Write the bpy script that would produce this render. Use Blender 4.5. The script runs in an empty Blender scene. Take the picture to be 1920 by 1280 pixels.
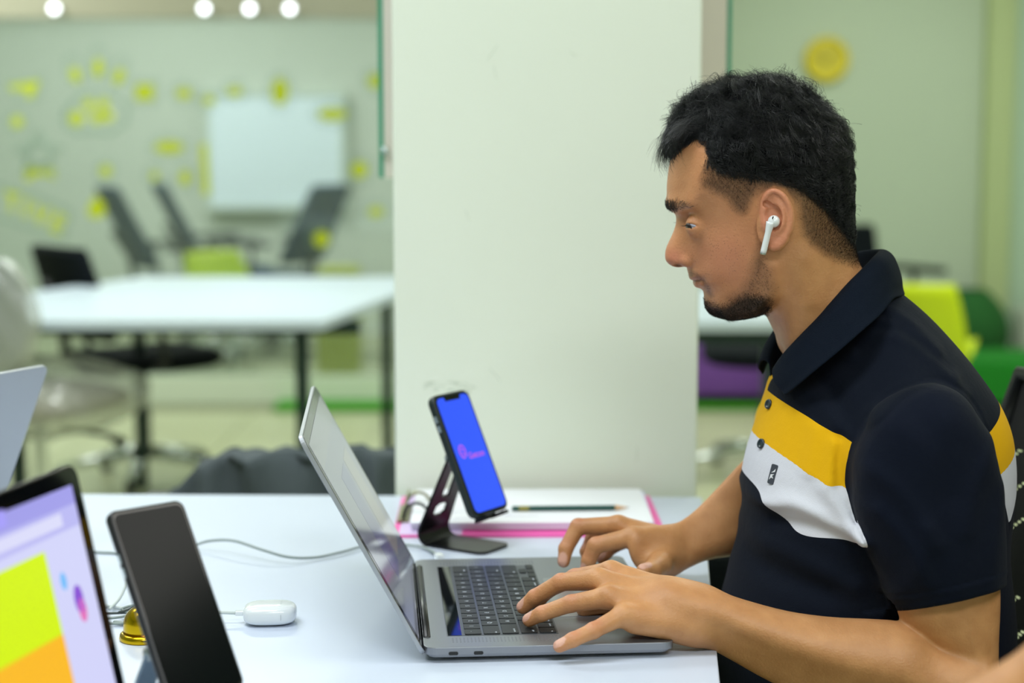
import bpy, bmesh, math, random, os
import numpy as np
from mathutils import Vector, Matrix
PI = math.pi
C = bpy.context.scene.collection
sc = bpy.context.scene
rnd = random.Random(7)

# ------------------------------------------------------------ camera, world, light, exposure
F_PX, PITCH, CZ = 3200.0, 0.1148813, 1.2306915
cam_d = bpy.data.cameras.new('camera'); cam = bpy.data.objects.new('camera', cam_d); C.objects.link(cam)
cam.location = (0, 0, CZ); cam.rotation_euler = (PI/2 - PITCH, 0, 0)
cam_d.sensor_width = 36; cam_d.lens = F_PX/1920*36
cam_d.clip_start = 0.05; cam_d.clip_end = 60
cam_d.dof.use_dof = True; cam_d.dof.focus_distance = 1.70; cam_d.dof.aperture_fstop = 2.9
sc.camera = cam
vs = sc.view_settings; vs.view_transform = 'Standard'; vs.look = 'None'; vs.gamma = 1; vs.exposure = 0.62; vs.use_curve_mapping = False
world = bpy.data.worlds.new('world'); sc.world = world; world.use_nodes = True
bg = world.node_tree.nodes['Background']; bg.inputs[0].default_value = (0.88, 0.95, 1.0, 1); bg.inputs[1].default_value = 0.45

def area(name, loc, size, energy, color=(0.93, 0.97, 1.0), target=None):
    l = bpy.data.lights.new(name, 'AREA'); l.shape = 'RECTANGLE'; l.size, l.size_y = size; l.energy = energy; l.color = color
    o = bpy.data.objects.new(name, l); C.objects.link(o); o.location = loc
    if target:
        o.rotation_euler = (Vector(target) - Vector(loc)).to_track_quat('-Z', 'Y').to_euler()
    return o
area('panel_and_fill_light', (-0.75, 1.25, 2.66), (1.2, 0.6), 18)
area('panel_and_fill_light', (-1.5, 2.9, 2.66), (1.2, 0.6), 18)
area('panel_and_fill_light', (0.5, -0.5, 2.66), (1.2, 0.6), 26)
area('panel_and_fill_light', (1.7, 1.3, 2.66), (0.6, 1.2), 12, (1.0, 0.97, 0.90))  # unseen warm fill added to brighten the glass board and pillar
area('panel_and_fill_light', (-1.2, 5.2, 2.66), (1.2, 0.6), 30, (0.94, 1.0, 0.95))
area('panel_and_fill_light', (1.8, 5.2, 2.66), (1.2, 0.6), 28, (0.96, 1.0, 0.93))
area('panel_and_fill_light', (-2.8, 7.2, 2.66), (1.2, 0.6), 24, (0.94, 1.0, 0.95))
area('panel_and_fill_light', (1.9, 7.4, 2.66), (1.2, 0.6), 18, (0.96, 1.0, 0.93))
area('panel_and_fill_light', (-2.2, 9.6, 2.66), (1.6, 0.8), 40, (0.95, 1.0, 0.98))
area('panel_and_fill_light', (0.2, 9.6, 2.66), (1.2, 0.6), 20, (0.95, 1.0, 0.98))

# ------------------------------------------------------------ helpers
def ray(px, py):
    u, v = px - 960.0, 640.0 - py; c, s = math.cos(PITCH), math.sin(PITCH)
    return Vector((u, F_PX*c + v*s, -F_PX*s + v*c))
def P(px, py, Y):
    d = ray(px, py); q = d*(Y/d.y); q.z += CZ; return q
def G(px, py, z=0.74):
    d = ray(px, py); q = d*((z - CZ)/d.z); q.z = z; return q
def lin(c):
    if isinstance(c, str): c = [int(c[i:i+2], 16)/255 for i in (0, 2, 4)]
    return tuple((x/12.92 if x <= .04045 else ((x+.055)/1.055)**2.4) for x in c[:3]) + (1,)
_m = {}
def mat(name, col, rough=.5, metal=0, noise=0, nscale=8, bump=0, bscale=60, emit=0, ecol=None, sss=0, coat=0, spec=.5, trans=0, alpha=1):
    if name in _m: return _m[name]
    m = bpy.data.materials.new(name); m.use_nodes = True; nt = m.node_tree; b = nt.nodes['Principled BSDF']
    col = lin(col); b.inputs['Base Color'].default_value = col; b.inputs['Roughness'].default_value = rough
    b.inputs['Metallic'].default_value = metal; b.inputs['Specular IOR Level'].default_value = spec
    b.inputs['Coat Weight'].default_value = coat; b.inputs['Transmission Weight'].default_value = trans; b.inputs['Alpha'].default_value = alpha
    if sss:
        b.inputs['Subsurface Weight'].default_value = sss; b.inputs['Subsurface Radius'].default_value = (1, .35, .15); b.inputs['Subsurface Scale'].default_value = .006
    if emit:
        b.inputs['Emission Color'].default_value = lin(ecol) if ecol else col; b.inputs['Emission Strength'].default_value = emit
    tc = nt.nodes.new('ShaderNodeTexCoord')
    if noise:
        n = nt.nodes.new('ShaderNodeTexNoise'); n.inputs['Scale'].default_value = nscale; n.inputs['Detail'].default_value = 5
        mx = nt.nodes.new('ShaderNodeMix'); mx.data_type = 'RGBA'
        mx.inputs[6].default_value = tuple(max(0, x*(1-noise)) for x in col[:3]) + (1,); mx.inputs[7].default_value = tuple(min(1, x*(1+noise)) for x in col[:3]) + (1,)
        nt.links.new(tc.outputs['Object'], n.inputs['Vector']); nt.links.new(n.outputs['Fac'], mx.inputs[0]); nt.links.new(mx.outputs[2], b.inputs['Base Color'])
    if bump:
        n = nt.nodes.new('ShaderNodeTexNoise'); n.inputs['Scale'].default_value = bscale; n.inputs['Detail'].default_value = 3
        bp = nt.nodes.new('ShaderNodeBump'); bp.inputs['Strength'].default_value = bump; bp.inputs['Distance'].default_value = .002
        nt.links.new(tc.outputs['Object'], n.inputs['Vector']); nt.links.new(n.outputs['Fac'], bp.inputs['Height']); nt.links.new(bp.outputs[0], b.inputs['Normal'])
    _m[name] = m; return m
def pbsdf(m): return m.node_tree.nodes['Principled BSDF']

class MB:
    """collects simple solids, then links them as one mesh object"""
    def __init__(s): s.bm = bmesh.new()
    def box(s, lo, hi, M=None, bevel=0):
        vs_ = [s.bm.verts.new((x, y, z)) for x in (lo[0], hi[0]) for y in (lo[1], hi[1]) for z in (lo[2], hi[2])]
        f = [s.bm.faces.new([vs_[i] for i in q]) for q in ((0,1,3,2),(4,6,7,5),(0,4,5,1),(2,3,7,6),(0,2,6,4),(1,5,7,3))]
        if bevel:
            es = list({e for ff in f for e in ff.edges})
            r = bmesh.ops.bevel(s.bm, geom=es, offset=bevel, segments=3, profile=.6, affect='EDGES', clamp_overlap=True)
            vs_ = list({v for v in r['verts']} | {v for v in vs_ if v.is_valid})
        if M is not None: bmesh.ops.transform(s.bm, matrix=M, verts=vs_)
        return s
    def tube(s, pts, r, n=10, cap=True, closed=False):
        pts = [Vector(p) for p in pts]; N = len(pts); rr = r if hasattr(r, '__len__') else [r]*N
        rings = []; prev = None
        for i, p in enumerate(pts):
            if closed: t = (pts[(i+1) % N] - pts[i-1]).normalized()
            else: t = (pts[min(i+1, N-1)] - pts[max(i-1, 0)]).normalized()
            a = prev - t*prev.dot(t) if prev is not None else t.orthogonal()
            a.normalize(); prev = a; b = t.cross(a)
            rings.append([s.bm.verts.new(p + (a*math.cos(2*PI*k/n) + b*math.sin(2*PI*k/n))*rr[i]) for k in range(n)])
        for i in range(N if closed else N-1):
            A, B = rings[i], rings[(i+1) % N]
            for k in range(n): s.bm.faces.new((A[k], A[(k+1) % n], B[(k+1) % n], B[k]))
        if cap and not closed:
            s.bm.faces.new(rings[0][::-1]); s.bm.faces.new(rings[-1])
        return s
    def lathe(s, prof, c=(0, 0, 0), n=32, M=None):
        c = Vector(c); rings = []; new = []
        for r_, z in prof:
            ring = [s.bm.verts.new(c + Vector((r_*math.cos(2*PI*k/n), r_*math.sin(2*PI*k/n), z))) for k in range(n)]
            rings.append(ring); new += ring
        for A, B in zip(rings, rings[1:]):
            for k in range(n): s.bm.faces.new((A[k], A[(k+1) % n], B[(k+1) % n], B[k]))
        s.bm.faces.new(rings[0][::-1]); s.bm.faces.new(rings[-1])
        if M is not None: bmesh.ops.transform(s.bm, matrix=M, verts=new)
        return s
    def prism(s, poly, t0, t1, M=None):
        """2D polygon (x,y) extruded z t0..t1"""
        a = [s.bm.verts.new((x, y, t0)) for x, y in poly]; b = [s.bm.verts.new((x, y, t1)) for x, y in poly]; n = len(poly)
        s.bm.faces.new(a[::-1]); s.bm.faces.new(b)
        for k in range(n): s.bm.faces.new((a[k], a[(k+1) % n], b[(k+1) % n], b[k]))
        if M is not None: bmesh.ops.transform(s.bm, matrix=M, verts=a+b)
        return s
    def grid(s, fn, nu, nv, closed_u=False):
        V = [[s.bm.verts.new(fn(i/(nu-(0 if closed_u else 1)), j/(nv-1))) for i in range(nu)] for j in range(nv)]
        for j in range(nv-1):
            for i in range(nu if closed_u else nu-1):
                s.bm.faces.new((V[j][i], V[j][(i+1) % nu], V[j+1][(i+1) % nu], V[j+1][i]))
        return s
    def obj(s, name, m, parent=None, smooth=False, origin=None, loc=None, mods=()):
        if origin is not None: bmesh.ops.translate(s.bm, verts=s.bm.verts, vec=-Vector(origin))
        bmesh.ops.recalc_face_normals(s.bm, faces=s.bm.faces)
        me = bpy.data.meshes.new(name); s.bm.to_mesh(me); s.bm.free()
        if smooth:
            me.polygons.foreach_set('use_smooth', [True]*len(me.polygons))
        for mm in (m if isinstance(m, (list, tuple)) else [m]): me.materials.append(mm)
        o = bpy.data.objects.new(name, me); C.objects.link(o)
        if parent: o.parent = parent
        if origin is not None: o.location = origin
        if loc is not None: o.location = loc
        if smooth == 'auto':
            pass
        return o
def tag(o, label=None, cat=None, group=None, kind=None):
    if label: o['label'] = label
    if cat: o['category'] = cat
    if group: o['group'] = group
    if kind: o['kind'] = kind
    return o
def empty(name, loc=(0, 0, 0), M=None, rz=0):
    o = bpy.data.objects.new(name, None); C.objects.link(o); o.empty_display_size = .05
    if M is not None: o.matrix_world = M
    else: o.location = loc; o.rotation_euler = (0, 0, rz)
    return o
def auto_smooth(o, ang=40):
    me = o.data
    me.polygons.foreach_set('use_smooth', [True]*len(me.polygons))
    try: me.set_sharp_from_angle(angle=math.radians(ang))
    except Exception: pass
    return o
def copy_tree(o, parent=None):
    c = o.copy(); C.objects.link(c)
    if parent: c.parent = parent; c.matrix_parent_inverse = o.matrix_parent_inverse.copy()
    for ch in list(o.children): copy_tree(ch, c)
    return c
def frame(o, x, y, z):
    """matrix with origin o and the given axes as columns"""
    M = Matrix.Identity(4)
    for i, a in enumerate((x, y, z)):
        for j in range(3): M[j][i] = a[j]
    for j in range(3): M[j][3] = o[j]
    return M
def rrect(w, h, r, n=6):
    p = []
    for cx, cy, a0 in ((w/2-r, h/2-r, 0), (-w/2+r, h/2-r, PI/2), (-w/2+r, -h/2+r, PI), (w/2-r, -h/2+r, 1.5*PI)):
        for k in range(n+1):
            a = a0 + PI/2*k/n; p.append((cx + r*math.cos(a), cy + r*math.sin(a)))
    return p
def text_bm(mb, txt, size, M, ext=.0001, align='CENTER', bold=0):
    cu = bpy.data.curves.new('t', 'FONT'); cu.body = txt; cu.size = size; cu.align_x = align; cu.align_y = 'CENTER'; cu.extrude = ext; cu.offset = bold; cu.resolution_u = 2
    o = bpy.data.objects.new('t', cu); C.objects.link(o); dg = bpy.context.evaluated_depsgraph_get(); me = bpy.data.meshes.new_from_object(o.evaluated_get(dg))
    me.transform(M); mb.bm.from_mesh(me)
    bpy.data.objects.remove(o); bpy.data.curves.remove(cu); bpy.data.meshes.remove(me)
def struct(o, label=None): o['kind'] = 'structure'; return tag(o, label)
# ------------------------------------------------------------ the room
def slab(name, lo, hi, m, label=None, bevel=0):
    o = MB().box(lo, hi, bevel=bevel).obj(name, m); struct(o, label); return o
m_wall = mat('pale_green_wall_paint', 'bac7b2', .75, noise=.03, nscale=2)
m_floor = mat('cream_floor_tile', 'c6c9a4', .28, noise=.05, nscale=3)
m_ceil = mat('white_ceiling', 'e4e8e0', .85)
m_pillar = mat('cream_pillar_paint', 'e6eede', .6, noise=.02, nscale=5, bump=.1, bscale=25)
XL, XR, YB = -4.2, 3.3, 11.2
slab('ceiling', (XL, -1.6, 2.7), (XR, YB, 2.8), m_ceil)
slab('wall_left', (XL-.1, -1.6, 0), (XL, YB, 2.7), m_wall)
slab('wall_right', (XR, -1.6, 0), (XR+.1, YB, 2.7), m_wall)
slab('wall_rear', (XL, -1.7, 0), (XR, -1.6, 2.7), mat('rear_wall_paint', 'd8dccb', .8))
slab('wall_far', (XL, YB, 0), (XR, YB+.1, 2.7), mat('far_wall_paint', 'c8ccc4', .8))
# floor: big tiles with recessed joints
fl = MB().box((XL, -1.6, -.06), (XR, YB, -.006)).obj('floor', mat('floor_joint', '9c9f82', .8)); struct(fl)
tm = MB().box((-.297, -.297, -.006), (.297, .297, 0)).obj('tile', m_floor, fl); tm_me = tm.data; bpy.data.objects.remove(tm)
for i in range(int((XR-XL)/.6)+1):
    for j in range(3, 15):
        x, y = XL + .3 + .6*i, .3 + .6*j
        if x > XR - .25 or y > 8.0: continue
        if abs(x) > .42*y + .6: continue
        o = bpy.data.objects.new('tile', tm_me); C.objects.link(o); o.parent = fl; o.location = (x, y, 0)
# far right solid wall with a shallow pilaster
slab('wall_back', (0.62, 9.0, 0), (3.3, 9.12, 2.7), m_wall)
slab('trim_1', (P(1838, 300, 9).x, 8.9, 0), (P(1888, 300, 9).x, 9.0, 2.7), mat('pilaster_paint', 'b3c08f', .75))
slab('trim_2', (P(1893, 300, 9).x, 8.96, 0), (3.3, 9.0, 2.7), mat('right_panel_paint', 'b4cab4', .7))
slab('baseboard_back', (0.62, 8.975, 0), (P(1838, 300, 9).x, 9.0, .1), mat('skirting', 'c9cdb4', .5))
# glass partition with its rail, posts and plinth
YG = 8.1
gm = bpy.data.materials.new('partition_glass'); gm.use_nodes = True; nt = gm.node_tree; nt.nodes.clear()
out = nt.nodes.new('ShaderNodeOutputMaterial'); mx = nt.nodes.new('ShaderNodeMixShader'); tr = nt.nodes.new('ShaderNodeBsdfTransparent'); gl = nt.nodes.new('ShaderNodeBsdfGlossy'); fr = nt.nodes.new('ShaderNodeFresnel')
fr.inputs[0].default_value = 1.5; tr.inputs[0].default_value = (.93, .975, .945, 1); gl.inputs[1].default_value = .03; gl.inputs[0].default_value = (.9, 1, .94, 1)
nt.links.new(fr.outputs[0], mx.inputs[0]); nt.links.new(tr.outputs[0], mx.inputs[1]); nt.links.new(gl.outputs[0], mx.inputs[2]); df = nt.nodes.new('ShaderNodeBsdfDiffuse'); df.inputs[0].default_value = (.74, .82, .77, 1); m2 = nt.nodes.new('ShaderNodeMixShader'); m2.inputs[0].default_value = .06
nt.links.new(mx.outputs[0], m2.inputs[1]); nt.links.new(df.outputs[0], m2.inputs[2]); nt.links.new(m2.outputs[0], out.inputs[0])
win = MB().box((XL, YG, .12), (0.62, YG+.012, 1.86)).obj('window_1', gm); struct(win, 'glass partition with yellow stickers')
slab('trim_3', (XL, YG-.03, 0), (0.62, YG+.05, .13), mat('white_plinth', 'd3dcc8', .5))
rail = slab('trim_4', (XL, YG-.06, 1.815), (0.62, YG+.07, 2.25), mat('beige_rail', 'b0ac98', .35))
slab('trim_5', (0.60, YG-.06, 0), (0.70, 9.0, 2.7), m_wall)
slab('wall_over_glass', (XL, YG-.02, 2.25), (0.62, YG+.06, 2.7), m_wall)
# stickers on the glass
m_sy = mat('yellow_sticker', 'bdc800', .6); m_sg = mat('grey_sticker', '7f9a8a', .6)
def sticker(name, pts, m, d=0):
    q = [P(x, y, YG - .003 - d) for x, y in pts]
    mb = MB(); mb.prism([(a.x, a.z) for a in q], 0, .002, Matrix(((1,0,0,0),(0,0,1,YG-.004-d),(0,1,0,0),(0,0,0,1))))
    o = mb.obj(name, m, win); return o
def disc(cx, cy, rx, ry=None, n=18, a=0):
    ry = ry or rx
    return [(cx + rx*math.cos(2*PI*k/n)*math.cos(a) - ry*math.sin(2*PI*k/n)*math.sin(a), cy + rx*math.cos(2*PI*k/n)*math.sin(a) + ry*math.sin(2*PI*k/n)*math.cos(a)) for k in range(n)]
def ring_sticker(name, pts, m, w=4):
    q = [P(x, y, YG - .005) for x, y in pts]
    return MB().tube(q, w*.5*YG/F_PX, 4, closed=True).obj(name, m, win)
sticker('paper_plane_sticker', [(15, 160), (75, 150), (62, 182), (50, 184), (46, 168), (22, 170)], m_sy)
ring_sticker('sticker_outline', [(10, 155), (82, 146), (66, 190), (30, 182)], m_sg, 3)
for cx, cy, a, l in ((141, 140, -.35, 15), (184, 127, 0, 18), (223, 143, .3, 16)):
    sticker('ray_sticker', disc(cx, cy, 10, l, 14, a), m_sy); ring_sticker('sticker_outline', disc(cx, cy-8, 15, l+15, 16, a), m_sg, 2.5)
for cx, cy, r in ((143, 222, 14), (166, 196, 11), (194, 195, 11), (182, 220, 12), (203, 218, 11)): sticker('gear_sticker', disc(cx, cy, r), m_sy)
ring_sticker('cloud_sticker', [(128, 200), (150, 178), (185, 172), (220, 182), (240, 205), (235, 232), (205, 252), (175, 245), (150, 250), (125, 238), (118, 218)], m_sg, 5)
sticker('square_sticker', [(254, 158), (288, 158), (288, 188), (254, 188)], m_sy); ring_sticker('sticker_outline', [(248, 150), (294, 150), (294, 194), (248, 194)], m_sg, 3)
sticker('dot_sticker', disc(32, 228, 11), m_sy); ring_sticker('sticker_outline', disc(32, 228, 20), m_sg, 2.5)
star = []
for k in range(10):
    a = -PI/2 + k*PI/5; r = 48 if k % 2 == 0 else 24; star.append((72 + r*math.cos(a), 290 + r*.95*math.sin(a)))
ring_sticker('star_sticker', star, m_sg, 5); ring_sticker('star_sticker', [(72+(x-72)*.6, 290+(y-290)*.6) for x, y in star], m_sg, 4)
sticker('banner_sticker', [(46, 318), (60, 312), (84, 316), (102, 314), (104, 336), (90, 330), (70, 328), (48, 342)], m_sy)
sticker('dot_sticker', disc(198, 320, 11), m_sy); ring_sticker('sticker_outline', disc(198, 320, 18), m_sg, 2.5)
sticker('bulb_sticker', [(182, 365), (196, 382), (199, 400), (188, 408), (170, 408), (163, 398), (168, 382)], m_sy)
for cx, cy, rx, ry in ((345, 175, 15, 11), (392, 188, 12, 9), (440, 172, 14, 10), (525, 172, 16, 26), (623, 214, 28, 13), (703, 152, 14, 14), (674, 318, 16, 16), (603, 448, 15, 15), (347, 333, 11, 14), (290, 330, 8, 9), (705, 397, 14, 10), (317, 276, 28, 12)):
    o_ = sticker('icon_sticker', disc(cx, cy, rx, ry, 12), m_sy); ring_sticker('sticker_outline', disc(cx, cy, rx+9, ry+9, 16), m_sg, 2.5)
sticker('bar_sticker', [(375, 270), (388, 268), (394, 365), (380, 365)], m_sy)
# the word on its banner, running down to the right
wm = MB()
for ch, x, y, a, s in (('A', -30, 372, .1, 1), ('T', 22, 381, -.12, 1), ('I', 49, 392, -.22, 1), ('V', 76, 405, -.32, 1), ('E', 107, 420, -.42, 1)):
    q = P(x, y, YG - .006)
    text_bm(wm, ch, .125, Matrix.Translation(q) @ Matrix.Rotation(PI/2, 4, 'X') @ Matrix.Rotation(a, 4, 'Z'), .001, bold=.004)
wm.obj('lettering_sticker', m_sy, win)
ring_sticker('banner_outline', [(-40, 335), (10, 352), (70, 368), (136, 398), (118, 448), (70, 432), (10, 412), (-40, 405)], m_sg, 4)
# round glowing discs put in for the bright spots along the rail
m_glow = mat('disc_glow', 'f2f8ff', emit=3.5)
def spot(px):
    q = P(px, 17, YG - .12); t = empty('glow_disc', q)
    M = Matrix.Rotation(PI/2, 4, 'X')
    MB().lathe([(.015, -.05), (.021, -.04), (.024, .03), (.021, .03)], n=20, M=M).obj('housing', mat('housing_metal', 'c9c9c4', .3, .8), t, smooth=True)
    MB().lathe([(.001, .026), (.019, .028), (.019, .034), (.001, .036)], n=20, M=M).obj('glow_face', m_glow, t, smooth=True)
    return t
for px, lb in ((105, 'bright round glowing disc alone above the paper plane sticker'), (385, 'bright round glowing disc leftmost of the close three on the rail'), (470, 'bright round glowing disc in the middle of the close three on the rail'), (545, 'bright round glowing disc rightmost of the close three on the rail')):
    tag(spot(px), lb, 'lamp', 'glowing discs on the beige rail')
# whiteboard behind the glass
t = empty('whiteboard', (P(500, 270, 11.1).x, 11.15, 0)); tag(t, 'white board on the far wall seen through the glass partition', 'whiteboard')
a, b = P(392, 180, 11.1), P(640, 385, 11.1)
MB().box((a.x - t.location.x, -.04, b.z), (b.x - t.location.x, -.02, a.z)).obj('board', mat('board_white', 'e6f0ff', .3), t)
mb = MB()
for lo, hi in (((a.x, a.z), (b.x, a.z+.03)), ((a.x, b.z-.03), (b.x, b.z)), ((a.x-.03, b.z-.03), (a.x, a.z+.03)), ((b.x, b.z-.03), (b.x+.03, a.z+.03))):
    mb.box((lo[0]-t.location.x, -.05, lo[1]), (hi[0]-t.location.x, .0495, hi[1]))
mb.obj('frame', mat('board_frame', 'c9d2ca', .6), t)

# pillar standing behind the desk
YP = 2.372
pl = MB().box((P(739, 600, YP).x, YP, 0), (P(1310, 600, YP).x, YP+.30, 2.7), bevel=.004).obj('wall_pillar', m_pillar)
struct(pl, 'square cream pillar behind the desk')
nt = m_pillar.node_tree; b = pbsdf(m_pillar)   # faint scuffs low on the left
# scuffs as fine dark marks
mb = MB(); r2 = random.Random(3)
for k in range(16):
    q = P(r2.uniform(765, 885), r2.uniform(716, 735), YP); d = Vector((r2.uniform(.003, .012), 0, r2.uniform(-.003, .003)))
    mb.tube([q + Vector((0, -.0002, 0)), q + d + Vector((0, -.0002, 0))], .0005, 4)
for k in range(7):
    q = P(r2.uniform(780, 1250), r2.uniform(60, 880), YP); d = Vector((r2.uniform(-.02, .02), 0, r2.uniform(-.02, .02)))
    mb.tube([q, q + d], .0003, 4)
mb.obj('scuff', mat('scuff_grey', 'aab8a6', .8), pl)
# glass board fixed behind the pillar, seen past both sides of it
YW = 2.72
t = empty('glass_board', (P(1040, 100, YW).x, YW, 1.18)); tag(t, 'green edged glass board hung behind the cream pillar', 'board')
x0, x1 = P(709, 100, YW).x - t.location.x, P(1371, 100, YW).x - t.location.x; zb = P(714, 333, YW).z - 1.18
xa, xb = P(718, 100, YW).x - t.location.x, P(1363, 100, YW).x - t.location.x
MB().box((xa, 0, zb), (xb, .006, 1.05)).obj('painted_back', mat('painted_glass', 'e4ddd2', .35), t)
MB().box((x0, -.001, zb), (xa, .007, 1.05)).obj('left_edge', mat('green_glass_edge', '0c9472', .12, coat=.6), t)
MB().box((xb, -.001, zb), (x1, .007, 1.05)).obj('right_edge', mat('green_glass_edge', '00735a'), t)
for x in (x0+.006,):
    MB().lathe([(.006, -.02), (.0065, -.018), (.0065, .012), (.006, .014)], (x+.004, 0, 0), 16, Matrix.Translation((0, 0, P(712, 282, YW).z-1.18)) @ Matrix.Rotation(PI/2, 4, 'X')).obj('standoff_bolt', mat('steel', 'c8d4d4', .25, .9), t, smooth=True)
MB().box((-.09, -.047, .3), (.09, 0, .36)).obj('bracket', mat('steel', 'c8d4d4'), t)
# ------------------------------------------------------------ things across the room
m_blk = mat('black_plastic', '0b1013', .45); m_fab = mat('black_fabric', '0b1116', .9, spec=.15, bump=.3, bscale=300); m_chrome = mat('chrome', 'd8dcdc', .12, 1)
m_legs = mat('dark_green_steel', '1e3430', .45, .3)
def office_chair(label, loc, rz, fab=m_fab, group='black office chairs', wrap=None, lean=.32, hl=1.0):
    t = empty('office_chair', loc, rz=rz); tag(t, label, 'chair', group)
    # seat faces +x
    def seat(u, v):
        a = 2*PI*u; k = (0, .55, .92, 1, 1, .92, .55, 0)[round(v*7)]; z = (.43, .428, .435, .45, .47, .485, .49, .492)[round(v*7)]
        e = .42
        x = .245*k*abs(math.cos(a))**e*(1 if math.cos(a) > 0 else -1); y = .25*k*abs(math.sin(a))**e*(1 if math.sin(a) > 0 else -1)
        return Vector((x, y, z + .012*(x/.24)**2))
    MB().grid(seat, 40, 8, True).obj('seat', fab, t, smooth=True)
    def bk(u, v):
        s = (u-.5)*2; zz = .56 + .44*hl*v; w = .225*(1-.12*v) * (1 if .03 < v < .97 else .93)
        return Vector((-.24 - lean*(zz-.56) - .05*s*s*-1*.6, s*w, zz))
    o = MB().grid(bk, 13, 14).obj('backrest', fab, t, smooth=True); md = o.modifiers.new('s', 'SOLIDIFY'); md.thickness = .03; md.offset = 0
    MB().tube([(-.10, 0, .42), (-.22, 0, .43), (-.29, 0, .50), (-.31, 0, .62), (-.30-lean*.2, 0, .76)], .018, 10).obj('back_bar', m_blk, t, smooth=True)
    for s in (-1, 1):
        MB().tube([(-.1, s*.2, .44), (-.06, s*.29, .47), (-.08, s*.30, .60), (-.08, s*.30, .66)], .013, 8).box((-.2, s*.30-.03, .655), (.1, s*.30+.03, .685), bevel=.01).obj('armrest', m_blk, t, smooth=False)
    MB().lathe([(.028, .10), (.028, .28), (.018, .285), (.018, .43)], n=16).obj('gas_lift', m_chrome if wrap else m_blk, t, smooth=False)
    for k in range(5):
        a = 2*PI*k/5 + .3; d = Vector((math.cos(a), math.sin(a), 0))
        l = MB().tube([d*.03 + Vector((0, 0, .115)), d*.17 + Vector((0, 0, .10)), d*.30 + Vector((0, 0, .075))], [.022, .018, .013], 8).obj('leg', m_chrome, t, smooth=True)
        MB().lathe([(.006, -.012), (.027, -.012), (.027, .012), (.006, .012)], n=16, M=Matrix.Translation(d*.31 + Vector((0, 0, .0285))) @ Matrix.Rotation(a, 4, 'Z') @ Matrix.Rotation(PI/2, 4, 'X')).obj('caster', m_blk, l, smooth=False)
        MB().box((-.012, -.016, -.01), (.012, .016, .028), Matrix.Translation(d*.305 + Vector((0, 0, .045))) @ Matrix.Rotation(a, 4, 'Z')).obj('caster_fork', m_blk, l)
    return t
q = G(315, 675, .47)
ch = office_chair('black mesh office chair behind the white table, backrest leaning left', (q.x-.12, q.y+.12, 0), .7, hl=.72)
# white meeting table on dark steel legs (left)
def meeting_table(label, pts, zt, legs, group=None):
    c = sum((Vector(p) for p in pts), Vector((0, 0, 0)))/len(pts); t = empty('meeting_table', (c.x, c.y, 0)); tag(t, label, 'table')
    poly = [(p[0]-c.x, p[1]-c.y) for p in pts]
    o = MB().prism(poly, zt-.028, zt).obj('tabletop', mat('white_laminate', 'ccd9e6', .3), t)
    md = o.modifiers.new('b', 'BEVEL'); md.width = .003; md.segments = 2
    for x, y in legs: MB().box((x-c.x-.018, y-c.y-.018, 0), (x-c.x+.018, y-c.y+.018, zt-.028)).obj('leg', m_legs, t)
    ys = sorted({round(y, 2) for x, y in legs}); xs = sorted({x for x, y in legs})
    for y in (min(ys), max(ys)): MB().box((min(xs)-c.x, y-c.y-.014, zt-.068), (max(xs)-c.x, y-c.y+.014, zt-.028)).obj('rail', m_legs, t)
    return t
zt = .75
A, B, Cc, D = G(-330, 600, zt), G(608, 600, zt), G(760, 518, zt), G(268, 518, zt)
meeting_table('long white meeting table by the glass partition, dark thin legs', [A, B, (Cc.x+.12, Cc.y, 0), D], zt, [(P(30, 700, 4.95).x, 4.95), (P(567, 700, 4.95).x, 4.95), (P(722, 700, 5.9).x, 6.0), (P(262, 700, 6.05).x, 6.05)])
zt = .755
A, B = G(1240, 603, zt), G(1540, 603, zt)
meeting_table('white table behind the seated man, beside the pillar', [A, B, (B.x+.05, B.y+1.1, 0), (A.x, A.y+1.1, 0)], zt, [(A.x+.03, A.y+.08), (B.x-.005, B.y+.08), (A.x+.03, A.y+1.0), (B.x+.01, B.y+1.0)])
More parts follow.
